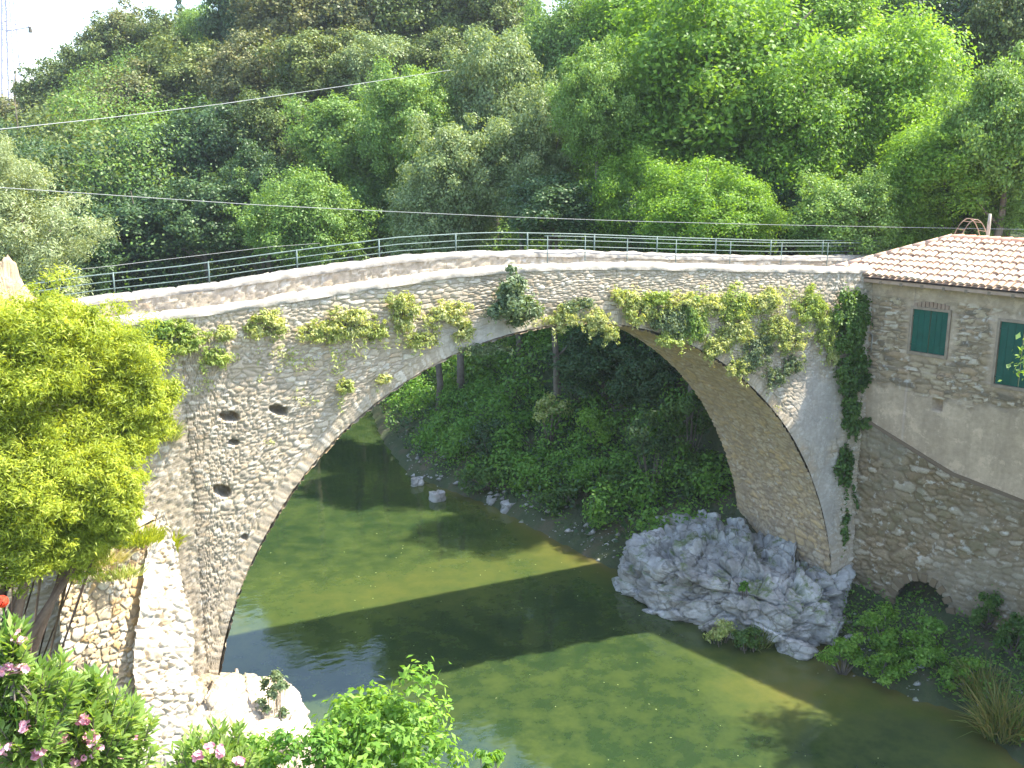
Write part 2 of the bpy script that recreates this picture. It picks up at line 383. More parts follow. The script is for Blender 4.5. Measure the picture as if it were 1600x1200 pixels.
def river_sd(x, y):
    """signed distance to the river outline, negative in the water"""
    P = river; Q = np.roll(P, -1, 0); d = np.full(x.shape, 1e9); inside = np.zeros(x.shape, bool)
    for (ax, ay), (bx, by) in zip(P, Q):
        ex, ey = bx - ax, by - ay; t = np.clip(((x - ax) * ex + (y - ay) * ey) / (ex * ex + ey * ey + 1e-9), 0, 1)
        d = np.minimum(d, np.hypot(x - ax - t * ex, y - ay - t * ey))
        c = ((ay > y) != (by > y)) & (x < (bx - ax) * (y - ay) / (by - ay + 1e-12) + ax); inside ^= c
    return np.where(inside, -d, d)

def sstep(a, b, x): t = np.clip((x - a) / (b - a), 0, 1); return t * t * (3 - 2 * t)

def ground_h(x, y):
    x = np.asarray(x, float); y = np.asarray(y, float)
    d = river_sd(x, y)
    bed = WZ - np.clip(-d, 0, 3) * .5
    # banks behind the bridge, then hillside
    back = WZ + .15 + .55 * np.clip(d, 0, 4) + 1.05 * np.clip(d - 4, 0, 7) + .32 * np.clip(d - 16, 0, 60) + .10 * np.clip(d - 60, 0, 400) * 0
    lim = 9.2 + .34 * np.clip(d - 14, 0, 55) + .16 * np.clip(x, 0, 60) * sstep(10, 40, y)
    back = np.minimum(back, lim)
    # the ridge drops to the left where the sky shows
    rc0 = np.hypot(x - CAM[0], y - CAM[1]); azx = ((x - CAM[0]) * RGT[0] + (y - CAM[1]) * RGT[1]) / np.maximum((x - CAM[0]) * FWD[0] + (y - CAM[1]) * FWD[1], 1.0) * F_PX + 800
    sky_y = np.interp(azx, [-900, -200, 0, 100, 200, 350, 420, 760, 800, 840, 900, 1700], [300, 230, 160, 110, 60, 10, -70, -70, 5, -70, -90, -90])
    cap = CAM[2] + np.minimum(rc0, 112) * (241 - sky_y) / F_PX - 8.5
    back = np.where(rc0 > 50, np.minimum(back, cap), back)
    # left bank: lower in front of the bridge, terrace at the viewer
    rc = np.hypot(x - CAM[0], y - CAM[1])
    leftf = np.minimum(WZ + .2 + .9 * np.clip(d, 0, 40), np.maximum(11.3 - .85 * rc, 1.0 + .06 * rc))
    qf = (x - 9.95) * -.962 + (y - .45) * -.272          # distance in front of the house wall
    rightf = WZ + .15 + .30 * np.clip(d, 0, 3.2) + 3.0 * sstep(-.2, -1.2, qf) + .25 * np.clip(-8 - y, 0, 30)
    front = np.where(x < 1, leftf, rightf)
    w = sstep(-1.0, 5.0, y)
    # left end of the bridge: the road level behind the face
    h = front * (1 - w) + back * w
    road = 9.1
    wr = sstep(9.6, 11.5, x) * (1 - sstep(6.5, 12, np.abs(y - 2))) * sstep(-.2, 1.0, y)
    wl = (1 - sstep(-15.5, -12.2, x)) * sstep(-.5, .6, y) * (1 - sstep(5, 9, y))
    h = np.where(d > 0, h * (1 - np.maximum(wr, wl)) + road * np.maximum(wr, wl), h)
    h = h + (fbm(x * .5, y * .5, seed=3) - .5) * np.clip(d * .25, 0, 1.3) * (1 - .9 * np.maximum(wr, wl))
    return np.where(d > 0, h, bed)

def gz(x, y): return float(ground_h(np.array([x]), np.array([y]))[0])

def build_ground():
    def ax(lo, a, b, hi, fine, coarse):
        return np.concatenate([lo + (a - lo) * (np.linspace(0, 1, coarse, endpoint=False) ** .6), np.linspace(a, b, fine, endpoint=False), b + (hi - b) * (np.linspace(0, 1, coarse) ** 1.7)])
    xs = ax(-600, -22, 22, 600, 200, 50); ys = ax(-400, -24, 60, 700, 300, 50)
    X, Y = np.meshgrid(xs, ys, indexing='ij'); Z = ground_h(X, Y)
    idx = np.arange(X.size).reshape(X.shape)
    F = np.stack([idx[:-1, :-1], idx[1:, :-1], idx[1:, 1:], idx[:-1, 1:]], -1).reshape(-1, 4)
    o = mesh('ground', np.stack([X, Y, Z], -1).reshape(-1, 3), F, M['ground'], smooth=True); tag(o, 'green and brown river banks and wooded hillside', None, None, 'structure')
    xs = np.linspace(-95, 30, 300); ys = np.linspace(-60, 62, 300)
    X, Y = np.meshgrid(xs, ys, indexing='ij'); d = river_sd(X, Y)
    sh = .8 * np.exp(-np.clip(-d, 0, 20) / .9) * (1 - sstep(14, 22, Y)) + .55 * np.exp(-(((X - 5.0) / 1.6) ** 2 + ((Y + 3.0) / 1.8) ** 2)) + .3 * np.exp(-(((X + 1.0) / 6) ** 2 + ((Y - 7.2) / 2.2) ** 2))  # bank shallows; last term paints the sunlit water behind the bridge into the colour
    idx = np.arange(X.size).reshape(X.shape)
    F = np.stack([idx[:-1, :-1], idx[1:, :-1], idx[1:, 1:], idx[:-1, 1:]], -1).reshape(-1, 4)
    o = mesh('river_water', np.stack([X, Y, X * 0 + WZ], -1).reshape(-1, 3), F, M['water'], attrs={"shallow_and_sunlit": sh}); tag(o, 'olive green still river under the arch', None, None, 'structure')
build_ground()

# ------------------------------------------------------------------ foliage
def leaf_quads(C, Nn, L, Wd, droop=0.0, up=None):
    """C centres, Nn normals, L lengths, Wd widths: kite shaped folded leaf of 4 verts"""
    n = len(C); r = rng.normal(size=(n, 3))
    if up is not None: r = r * (1 - up) + np.array([0, 0, 1.0]) * up * 2
    t = nrm(np.cross(Nn, nrm(r)));
    if up is not None: t = nrm(np.cross(t, Nn))
    b = np.cross(Nn, t); L = np.asarray(L)[:, None] if np.ndim(L) else np.full((n, 1), L); Wd = np.asarray(Wd)[:, None] if np.ndim(Wd) else np.full((n, 1), Wd)
    t2 = t * 1.0; t2[:, 2] -= droop
    V = np.stack([C - t * L * .5, C + b * Wd * .5 + Nn * Wd * .12, C + t2 * L * .5, C - b * Wd * .5 + Nn * Wd * .12], 1).reshape(-1, 3)
    F = np.arange(4 * n).reshape(n, 4)
    return V, F

def leaf_mesh(name, C, Nn, L, Wd, mat, parent=None, **k):
    V, F = leaf_quads(C, Nn, L, Wd, **k); return mesh(name, V, F, mat, parent)

def crown_points(nblob, nleaf, rad=(1, 1, 1), blob=(.22, .36), low=-.8, seed=0, shell=.45, top=1.0):
    """unit crown: blobs on and inside an ellipsoid, leaves in the outer shell of each blob"""
    g = np.random.default_rng(seed)
    d = nrm(g.normal(size=(nblob * 3, 3))); d = d[d[:, 2] > low][:nblob]; nb = len(d)
    rr = (.35 + .65 * g.random(nb) ** .5)
    bc = d * rr[:, None] * (1 + .16 * g.normal(size=nb))[:, None] * .80
    br = g.uniform(*blob, nb)
    w = br ** 2; cnt = g.choice(nb, nleaf, p=w / w.sum())
    q = nrm(g.normal(size=(nleaf, 3)) + np.array([0, 0, .35]))
    rad_ = (shell + (1 - shell) * g.random(nleaf)) * (1 + .22 * g.normal(size=nleaf)) * (1 + .5 * (g.random(nleaf) < .08))
    P = bc[cnt] + q * (br[cnt] * rad_)[:, None] * np.array([1, 1, .8])
    Nn = nrm(q * .7 + nrm(bc[cnt] + 1e-6) * .3 + g.normal(size=(nleaf, 3)) * .55 + np.array([0, 0, .35]))
    return P * np.array(rad), Nn, bc * np.array(rad), br

CROWN = {}
def crown_proto(kind, variant):
    key = (kind, variant)
    if key in CROWN: return CROWN[key]
    spec = {  # mat, blobs, leaves, leaf L, W (for unit crown), blob radii, Lrange
        'walnut': ('walnut', 260, 52000, .042, .024, (.10, .27)),
        'alder': ('alder', 240, 40000, .044, .028, (.08, .24)),
        'pale': ('pale', 220, 32000, .050, .028, (.08, .24)),
        'oak': ('oak', 180, 28000, .056, .036, (.09, .25)),
        'brown': ('brown', 180, 28000, .056, .036, (.09, .25)),
        'deep': ('deep', 180, 28000, .060, .040, (.09, .26)),
        'willow': ('willow', 90, 26000, .050, .014, (.12, .24)),
        'conifer': ('deep', 0, 6000, .10, .02, (0, 0)),
    }[kind]
    mt, nb, nl, L, W, bl = spec; g = np.random.default_rng(hash((kind, variant)) % 1000 if 0 else (len(kind) * 31 + variant * 7 + ord(kind[0])))
    if kind == 'conifer':
        z = g.random(nl) ** .8 * 2 - 1; ang = g.random(nl) * 6.283; lay = .75 + .25 * np.sin(z * 26)
        r = (1 - (z + 1) / 2) * lay * (.5 + .5 * g.random(nl)); P = np.stack([r * np.cos(ang), r * np.sin(ang), z - r * .15], -1)
        Nn = nrm(np.stack([np.cos(ang) * .4, np.sin(ang) * .4, np.ones(nl)], -1) + g.normal(size=(nl, 3)) * .4)
    else:
        P, Nn, bc, br = crown_points(nb, nl, blob=bl, seed=g.integers(1e6))
    o = leaf_mesh('crown', P, Nn, L * g.uniform(.7, 1.35, len(P)), W * g.uniform(.7, 1.3, len(P)), M[mt], droop=.15)
    me = o.data; bpy.data.objects.remove(o); CROWN[key] = me; return me

def trunk_mesh(parent, base, top, r0, spread, mat, limbs=7, seed=0):
    g = np.random.default_rng(seed); mb = MB(); base = np.array(base, float); top = np.array(top, float)
    n = 7; pts = [base + (top - base) * i / (n - 1) + (g.normal(size=3) * np.array([1, 1, 0]) * r0 * .5 if 0 < i else 0) for i in range(n)]
    mb.tube(pts, [r0 * (1.25 - .95 * i / (n - 1)) for i in range(n)], 8)
    for k in range(limbs):
        i = g.integers(2, n - 1); p = pts[i]; d = nrm(g.normal(size=3) * np.array([1, 1, .3]) + np.array([0, 0, .6])); L = spread * g.uniform(.5, .95)
        q = [p, p + d * L * .4 + np.array([0, 0, L * .05]), p + d * L * .75 + np.array([0, 0, L * .2]), p + d * L + np.array([0, 0, L * .3])]
        mb.tube(q, [r0 * .5, r0 * .36, r0 * .22, r0 * .08], 6)
    return mb.build('trunk', mat, parent, True)

tree_n = 0
def tree(name, px, py, dist, hw, hh, kind, label, group='trees on the wooded hillside', cat='tree', rot=None, mat='bark', r0=None):
    global tree_n; tree_n += 1
    c = at(px, py, dist); mpp = dist / F_PX * 1.02; rx = hw * mpp * 1.22; rz = hh * mpp * 1.2
    base = np.array([c[0], c[1], gz(c[0], c[1]) - .15])
    if base[2] < -.6: print('IN WATER', label, c)
    e = empty(name, base, label, cat, group)
    o = link(bpy.data.objects.new('crown', crown_proto(kind, tree_n % 3)), e)
    o.location = c - base; o.scale = (rx, rx * .95, rz); o.rotation_euler = (0, 0, rot if rot is not None else tree_n * 1.7)
    topz = max(c[2] - base[2] + rz * .25, 1.0)
    trunk_mesh(e, (0, 0, 0), (0, 0, topz), r0 or max(.09, rx * .06), rx * .85, M[mat], seed=tree_n)
    return e

# ------------------------------------------------------------------ bridge
W = 3.88; RA = 9.0
def ztop(x):   # underside of the coping of the near parapet
    return np.interp(x, [-22, -14, -10.3, -8.35, -6, -3, -1, 0, 2.2, 6.2, 9.4, 14], [8.9, 9.5, 9.86, 9.98, 10.2, 10.46, 10.50, 10.49, 10.38, 10.12, 9.93, 9.75]) - .16

def light_batter(z): return -.06 * np.clip(7.0 - z, 0, 7.5)  # outward lean added so the lower face catches more sun

def build_bridge():
    br = empty('stone_bridge', (0, 1.9, -.5), 'old humped stone arch bridge with pale copings over the green river', 'bridge')
    L = br.location
    def P(o): o.location = -L; return o
    step = .042
    xs = np.concatenate([np.arange(-17, -RA - .01, step), RA * np.sin(np.linspace(-math.pi / 2, math.pi / 2, 680)), np.arange(RA + .02, 10.3, step)])
    nv = 240
    zl = np.where(np.abs(xs) < RA, np.sqrt(np.clip(RA ** 2 - xs ** 2, 0, None)), -1.6)
    zl = np.where(np.abs(xs) >= RA, -1.6 * np.clip((np.abs(xs) - RA) / 2.4, 0, 1), zl)
    zl = np.where(xs < -10.6, np.maximum(zl, 2.0), zl)
    zt = ztop(xs)
    r = np.linspace(0, 1, nv)
    X = np.repeat(xs[:, None], nv, 1); Z = zl[:, None] + (zt - zl)[:, None] * r[None]
    rad = np.hypot(X, Z); ring = (rad < RA + .34) & (Z > .3) & (np.abs(X) < RA + .5)
    ang = np.arctan2(Z, X)
    extra = np.zeros_like(X)
    for (px, py, w, h, dp) in [(357, 650, .21, .11, .45), (435, 640, .20, .11, .45), (345, 765, .17, .12, .42), (365, 690, .10, .06, .3), (258, 662, .16, .07, .35), (380, 835, .06, .06, .25), (598, 580, .1, .1, .0)]:
        p = on_y(px, py); e = np.hypot((X - p[0]) / w, (Z - p[2] + .25 * (X - p[0])) / h) * .9 + (fbm(X * 5, Z * 5, seed=71) - .5) * .9; extra -= dp * (1 - sstep(.8, 1.0, e))
    # big bush's cast shadow painted in as smooth grey; grey render near the right haunch
    def blob(px, py, rx, rz):
        p = on_y(px, py); return np.exp(-(((X - p[0]) / rx) ** 2 + ((Z - p[2]) / rz) ** 2) ** 1.5)
    pl = np.clip(blob(755, 525, 1.3, .5) + blob(1270, 640, .9, 1.4) + blob(1285, 760, .5, 2) * .8, 0, .9) * sstep(.35, .6, fbm(X * 1.3, Z * 1.3, seed=5) + .15)
    
    P(sheet('near_face', np.stack([X, light_batter(Z), Z], -1), np.broadcast_to(np.array([0, -1.0, 0]), X.shape + (3,)), X, Z, M['face'], br, depth=.032, cw=.165, ch=.070, seed=3, plaster=pl, extra=extra,
            polar=(ring, ang * RA, rad)))
    # far face (plain rubble, coarser)
    xs2 = np.concatenate([np.arange(-17, -RA, .12), RA * np.sin(np.linspace(-math.pi / 2, math.pi / 2, 240)), np.arange(RA + .02, 14, .12)])
    zl2 = np.where(np.abs(xs2) < RA, np.sqrt(np.clip(RA ** 2 - xs2 ** 2, 0, None)), -1.6); zt2 = ztop(xs2)
    X2 = np.repeat(xs2[:, None], 80, 1); Z2 = zl2[:, None] + (zt2 - zl2)[:, None] * np.linspace(0, 1, 80)[None]
    P(sheet('far_face', np.stack([X2, X2 * 0 + W, Z2], -1), np.broadcast_to(np.array([0, 1.0, 0]), X2.shape + (3,)), X2, Z2, M['face'], br, depth=.05, seed=8, flip=True))
    # soffit
    th = np.linspace(-.17, math.pi + .17, 640); ys = np.linspace(-.025, W + .02, 96)
    TH_, YY = np.meshgrid(th, ys, indexing='ij'); n_ = np.stack([-np.cos(TH_), TH_ * 0, -np.sin(TH_)], -1)
    b0 = light_batter(RA * np.sin(TH_)) * np.clip(1 - YY / W, 0, 1); YY = YY + b0
    rr = np.where(np.sin(TH_) < 0, RA / np.maximum(np.abs(np.cos(TH_)), .5), RA)
    Ps = np.stack([rr * np.cos(TH_), YY, rr * np.sin(TH_)], -1)
    P(sheet('arch_soffit', Ps, n_, YY, TH_ * RA, M['soffit'], br, depth=.055, cw=.27, ch=.13, seed=14, plaster=.25 * sstep(.45, .6, fbm(YY * .8, TH_ * 7, seed=6)), flip=True))
    # deck
    xd = np.linspace(-22, 16, 90); zd = ztop(xd) - .55
    V = []; 
    for x, z in zip(xd, zd): V += [(x, .1, z), (x, W - .1, z)]
    P(mesh('roadway', V, [(2 * i, 2 * i + 2, 2 * i + 3, 2 * i + 1) for i in range(len(xd) - 1)], M['road'], br, smooth=True))
    # parapets: inner faces and copings
    for yy, s_, nm, x0, x1 in ((.36, 1, 'near', -17, 10.6), (W - .36, -1, 'far', -22, 15.5)):
        xi = np.arange(x0, x1, .06); X3 = np.repeat(xi[:, None], 12, 1); zt3 = ztop(xi); Z3 = (zt3 - .62)[:, None] + .62 * np.linspace(0, 1, 12)[None]
        o = sheet('parapet_inner_face', np.stack([X3, X3 * 0 + yy, Z3], -1), np.broadcast_to(np.array([0, float(s_), 0]), X3.shape + (3,)), X3, Z3, M['face'], br, depth=.04, seed=21, flip=(s_ > 0)); P(o)
        # coping: irregular slabs
        y0, y1 = (-.06, .34) if s_ > 0 else (W - .42, W + .08)
        g = np.random.default_rng(5 + s_); n = int((x1 - x0) / .05); xc = np.linspace(x0, x1, n)
        zc = ztop(xc); prof = [(y0, 0), (y0 - .005, .06), (y0 + .03, .135), (y0 + .15, .16), ((y0 + y1) / 2, .165), (y1 - .15, .16), (y1 - .03, .135), (y1 + .005, .06), (y1, 0)]
        Vc = np.zeros((n, len(prof), 3))
        for j, (y, dz) in enumerate(prof):
            nn = (fbm(xc * 3, xc * 0 + j * .7, seed=31 + s_, oct=3) - .5); j2 = (fbm(xc * .6, xc * 0 + 5, seed=33, oct=2) - .5)
            Vc[:, j, 0] = xc; Vc[:, j, 1] = y + nn * .09; Vc[:, j, 2] = zc + dz + nn * .07 * (dz > 0) + j2 * .07 * (dz > .1) - .003
        # slab joints
        for xj in np.cumsum(g.uniform(.7, 1.4, 40)) + x0:
            k = int(round((xj - x0) / (x1 - x0) * (n - 1)))
            if 0 < k < n: Vc[k, 1:-1, 2] -= .035
        idx = np.arange(n * len(prof)).reshape(n, -1)
        F = np.stack([idx[:-1, :-1], idx[1:, :-1], idx[1:, 1:], idx[:-1, 1:]], -1).reshape(-1, 4)
        P(mesh('coping', Vc.reshape(-1, 3), F, M['coping'], br))
    # railing fixed on the far parapet
    rl = empty('metal_railing', (0, W - .2, 10.6), 'thin green grey metal railing of three bars along the far bridge parapet', 'railing')
    RL = rl.location; yr = W - .16
    def zr(x): return float(ztop(np.array([x]))[0]) + .165
    xp = np.linspace(-14.6, 14.2, 70)
    for k, dz in enumerate((.12, .29, .47)):
        mb = MB(); mb.tube([(x, yr, zr(x) + dz) for x in xp], .016 if k == 2 else .012, 6); o = mb.build('rail_bar', M['rail'], rl, True); o.location = -RL
    for x in np.arange(-14.2, 14.3, 2.15):
        mb = MB(); mb.tube([(x, yr, zr(x) - .08), (x, yr, zr(x) + .49)], .02, 6); o = mb.build('post', M['rail'], rl, True); o.location = -RL
    # low handrail on the inner side, right half
    hr = empty('pipe_handrail', (6, W - .6, 10.2), 'low dark pipe handrail on thin posts along the right half of the bridge road', 'railing')
    HL = hr.location
    mb = MB(); mb.tube([(x, W - .5, zr(x) + .42) for x in np.linspace(1.2, 13, 30)], .012, 6); mb.build('rail_bar', M['rail'], hr, True).location = -HL
    for x in (1.3, 2.5, 3.9, 5.6, 7.6, 9.6, 11.5):
        mb = MB(); mb.tube([(x, W - .5, zr(x) - .62), (x, W - .5, zr(x) + .43)], .013, 6); mb.build('post', M['rail'], hr, True).location = -HL
build_bridge()

# ------------------------------------------------------------------ buttress left
def build_buttress():
    b = empty('stone_buttress', (-10.6, -.8, 0), 'pale sunlit masonry buttress with sloping white top beside the bridge left foot', 'buttress')
    L = b.location
    # glacis strip, its sunlit white painted in as pale plaster: rises from the foot to an apex against the bridge face
    bl, brr, ap = on_y(213, 1185, -2.3), on_y(296, 1190, -2.0), on_y(246, 800, -.03)
    ap2 = on_y(254, 800, -.03)
    u = np.linspace(0, 1, 60); v = np.linspace(0, 1, 190)
    Uu, Vv = np.meshgrid(u, v, indexing='ij')
    lo = bl + (brr - bl) * Uu[..., None]; hi = ap + (ap2 - ap) * Uu[..., None]
    Ps = lo + (hi - lo) * (Vv ** 1.0)[..., None]
    le = np.interp(np.linspace(0, 1, 190), [0, .45, .8, 1], [0, -.30, -.22, 0]); re_ = np.interp(np.linspace(0, 1, 190), [0, .25, .5, .8, 1], [0, .16, .28, .16, 0])
    Ps[..., 0] += (le[None] * (1 - Uu) + re_[None] * Uu) + .05 * (fbm(Vv * 14, Uu * 2, seed=4) - .5)
    Ps = Ps + np.array([0, -1.0, 0.2]) * (np.sin(Vv * math.pi) * .25)[..., None]
    lo2 = np.array([0, 0, -1.2]); Ps[:, 0] += lo2
    nn = nrm(np.cross(Ps[-1, 0] - Ps[0, 0], Ps[0, -1] - Ps[0, 0])); nn = -nn if nn[1] > 0 else nn
    S = Uu * 1.2; T = Vv * 6.5
    sheet('sloping_top', Ps, np.broadcast_to(nn, Ps.shape), S, T, M['butt'], b, depth=.10, cw=.24, ch=.17, seed=41, extra=.22 * (fbm(S * 1.7, T * 1.7, seed=87) - .5), plaster=np.clip(-.1 + 1.1 * fbm(S * 3, T * 3, seed=19), 0, .8), flip=False).location = -L
    # front wall left of it
    p = [on_y(104, 1200, -1.7), on_y(216, 1200, -2.2), on_y(246, 812, -.1), on_y(92, 885, -1.25)]
    u = np.linspace(0, 1, 90); v = np.linspace(0, 1, 180); Uu, Vv = np.meshgrid(u, v, indexing='ij')
    Ps = (p[0] * ((1 - Uu) * (1 - Vv))[..., None] + p[1] * (Uu * (1 - Vv))[..., None] + p[2] * (Uu * Vv)[..., None] + p[3] * ((1 - Uu) * Vv)[..., None])
    Ps[:, 0, 2] -= 1.5
    nn = nrm(np.cross(p[1] - p[0], p[3] - p[0])); nn = -nn if nn[1] > 0 else nn
    sheet('front_wall', Ps, np.broadcast_to(nn, Ps.shape), Uu * 2.3, Ps[..., 2], M['butt'], b, depth=.06, cw=.22, ch=.12, seed=42, extra=.2 * (fbm(Uu * 3, Vv * 7, seed=88) - .5)).location = -L
    # left return of the wall (in its own shade), and the ledge top
    q0, q1 = p[0] + np.array([0, 0, -1.5]), p[3]
    u = np.linspace(0, 1, 60); v = np.linspace(0, 1, 120); Uu, Vv = np.meshgrid(u, v, indexing='ij')
    Ps = (q0 + (q1 - q0) * Vv[..., None]) + np.array([.1, 2.2, 0]) * Uu[..., None]
    sheet('side_wall', Ps, np.broadcast_to(np.array([-1.0, 0, 0]), Ps.shape), Uu * 2.2, Vv * 5, M['butt'], b, depth=.06, seed=43, flip=True).location = -L
    u = np.linspace(0, 1, 40); v = np.linspace(0, 1, 40); Uu, Vv = np.meshgrid(u, v, indexing='ij')
    a0, a1 = p[3], p[2]; b0, b1 = p[3] + np.array([.1, 1.4, .9]), p[2] + np.array([0, .1, .3])
    Ps = (a0 + (a1 - a0) * Uu[..., None]) * (1 - Vv)[..., None] + (b0 + (b1 - b0) * Uu[..., None]) * Vv[..., None]
    sheet('ledge_top', Ps, np.broadcast_to(np.array([0, 0, 1.0]), Ps.shape), Uu * 2, Vv * 1.4, M['butt'], b, depth=.05, seed=44).location = -L
build_buttress()

# ------------------------------------------------------------------ house and lower wall on the right
f0 = np.array([9.95, .45, 0]); fd = nrm(np.array([.272, -.962, 0])); fn = nrm(np.array([-.962, -.272, 0])); UPV = np.array([0, 0, 1.0])
def fac(s, z, off=0.0): return f0 + fd * s + fn * off + UPV * z
def build_house():
    base = fac(3, 4); h = empty('stone_house', base, 'rubble stone house with clay tile roof and green shutters at the bridge end', 'house')
    L = h.location
    wins = [(1.76, 2.76, 7.66, 8.86), (4.14, 5.34, 7.12, 8.80)]
    ss = np.unique(np.concatenate([np.arange(-.4, 11, .045), [w[i] for w in wins for i in (0, 1)]])); zs = np.unique(np.concatenate([np.arange(2.6, 9.62, .04), [w[i] for w in wins for i in (2, 3)]]))
    S, Z = np.meshgrid(ss, zs, indexing='ij')
    lowb = np.interp(ss, [-.4, .5, .95, 3.31, 5.21, 11], [5.6, 5.45, 5.31, 4.41, 4.12, 3.6])
    ptop = np.interp(S, [-.4, .84, 2.8, 4.9, 11], [6.35, 6.5, 6.45, 6.5, 6.5]) + (fbm(S * 1.4, Z * 1.2, seed=9) - .5) * .7
    pl = 1 - sstep(-.12, .12, Z - ptop); band = sstep(9.02, 9.16, Z + (fbm(S * 2, Z, seed=10) - .5) * .2) * .8
    pw = S * 0
    for (a, b_, c, d) in wins:
        e = np.maximum(np.maximum(a - S, S - b_), np.maximum(c - Z, Z - d)) + (fbm(S * 3, Z * 3, seed=12) - .5) * .25; pw = np.maximum(pw, 1 - sstep(.10, .30, e))
    pl = np.clip(np.maximum(np.maximum(pl, band), pw * .9), 0, 1)
    Zc = np.maximum(Z, lowb[:, None] - .12)
    mask = np.ones((len(ss) - 1, len(zs) - 1), bool); sm = (ss[:-1] + ss[1:]) / 2; zm = (zs[:-1] + zs[1:]) / 2
    for (a, b_, c, d) in wins: mask &= ~(((sm > a) & (sm < b_))[:, None] & ((zm > c) & (zm < d))[None])
    mask &= (zm[None] > lowb[:-1, None] - .2)
    hole = fac_hole = -.30 * (1 - sstep(.75, 1.1, np.maximum(np.abs(S - 2.67) / .13, np.abs(Zc - 6.27) / .16)))
    Ps = f0 + fd * S[..., None] + UPV * Zc[..., None]
    sheet('facade_wall', Ps, np.broadcast_to(fn, Ps.shape), S, Zc, M['house'], h, depth=.045, cw=.30, ch=.10, seed=51, plaster=pl, mask=mask, extra=hole, flip=False).location = -L
    # end wall towards the road
    ys = np.arange(0, 5.4, .08); zz = np.arange(8.5, 9.62, .06); A, Z2 = np.meshgrid(ys, zz, indexing='ij'); Ps = fac(-.4, 0) - fn * A[..., None] + UPV * Z2[..., None]
    sheet('end_wall', Ps, np.broadcast_to(-fd, Ps.shape), A, Z2, M['house'], h, depth=.04, seed=52, plaster=A * 0 + .6).location = -L
    # windows: reveal, frame, shutters
    for k, (a, b_, c, d) in enumerate(wins):
        mb = MB(); t = .07
        cx, cz = (a + b_) / 2, (c + d) / 2
        for (s_, z_, w_, h_) in ((cx, d + t / 2, b_ - a + 2 * t, t), (cx, c - t / 2 - .01, b_ - a + 2 * t, t + .02), (a - t / 2, cz, t, d - c), (b_ + t / 2, cz, t, d - c)):
            mb.box(fac(s_, z_, -.02), fd, fn, UPV, w_, .22, h_)
        w_o = mb.build('window', M['frame'], h); w_o.location = -L
        for sd in (0, 1):
            m2 = MB(); hw = (b_ - a) / 2; x0 = a + sd * hw + .012; x1 = x0 + hw - .024
            m2.box(fac((x0 + x1) / 2, cz, .015), fd, fn, UPV, x1 - x0, .03, d - c - .02)
            nl = 3; pw_ = (x1 - x0) / nl
            for q in range(nl): m2.box(fac(x0 + pw_ * (q + .5), cz, .034), fd, fn, UPV, pw_ - .018, .012, d - c - .05)
            for zz_ in (c + .2, d - .2): m2.box(fac(x0 + .06 if sd == 0 else x1 - .06, zz_, .046), fd, fn, UPV, .18, .012, .035)
            m2.build('shutter', M['shutter'], w_o)
    # thin white pipe and stain details
    mb = MB(); mb.tube([fac(.05, 8.0, .08), fac(.55, 8.02, .08), fac(.62, 7.96, .08), fac(.62, 7.45, .08)], .022, 8); mb.build('drain_pipe', M['coping'], h, True).location = -L
    # brick patch / lintel above the window
    mb = MB()
    g = random.Random(3)
    for q in range(9): mb.box(fac(1.82 + q * .11, 8.97 + .05 * math.sin(math.pi * q / 8) + g.uniform(-.01, .01), .045), fd, fn, UPV, .085, .035, .14)
    mb.build('brick_lintel', M['house2'], h).location = -L
    # roof ----------------------------------------------------------------
    roof = empty('roof', (0, 0, 0), None, None); del_ = roof
    bpy.data.objects.remove(roof)
    ze = 9.66; oh = .42; slope = .37; wid = 2.25 + oh    # horizontal run eave to ridge
    c0 = fac(-.92, ze, oh)                                # eave corner
    run = -fn
    length = 13
    def roof_pt(s, t):     # s along the eave from the corner, t horizontal distance up-slope
        return c0 + fd * s + run * t + UPV * (slope * t)
    mb = MB(); cp, rw = .19, .36; rnd = random.Random(4)
    roofn = nrm(np.cross(fd, run + UPV * slope)); roofn = roofn if roofn[2] > 0 else -roofn
    V = []; F = []; nseg = 6
    rows = int(wid / (rw * .93)) + 1
    for r_ in range(rows):
        for c_ in range(int(length / cp)):
            s = c_ * cp + cp / 2; t0 = r_ * rw * .93; t1 = min(t0 + rw * 1.08, wid + .02)
            tc = (t0 + t1) / 2
            if s < tc * .93 - cp * .2: continue               # hip cuts the corner
            lift = .012 + rnd.uniform(0, .022); sh = rnd.uniform(-.014, .014); t0 += rnd.uniform(-.025, .02); o = len(V)
            for tt, lf, rad in ((t0 - .0, .045 + lift, .085), (t1, lift, .070)):
                for q in range(nseg + 1):
                    w = math.pi * q / nseg
                    V.append(roof_pt(s + sh, tt) + fd * (-math.cos(w) * rad) + roofn * (math.sin(w) * rad * .75 + lf))
            for q in range(nseg): F.append((o + q, o + q + 1, o + nseg + 2 + q, o + nseg + 1 + q))
            # closed front end
            F.append((o, o + 1, o + 2, o + 3)); F.append((o, o + 3, o + 5, o + 6)); F.append((o + 3, o + 4, o + 5, o + 3 + 0)) if 0 else None
    bm = bpy.data.meshes.new('roof'); bm.from_pydata([tuple(v) for v in V], [], [f for f in F]); bm.materials.append(M['tile']); bm.update()
    rf = link(bpy.data.objects.new('roof', bm), h); rf.location = -L
    # under-layer, hip side slope, soffit, gutter, ridge
    mb = MB(); k = wid * .93
    mb.add([roof_pt(0, 0), roof_pt(length, 0), roof_pt(length, wid), roof_pt(k, wid)], [(0, 1, 2, 3)])
    e2 = c0 + run * (2 * wid); 
    mb.add([c0, roof_pt(k, wid), e2], [(0, 1, 2, 2)][:0] or [(0, 2, 1)])
    mb.add([e2, roof_pt(k, wid), roof_pt(length, wid), e2 + fd * length], [(0, 3, 2, 1)])
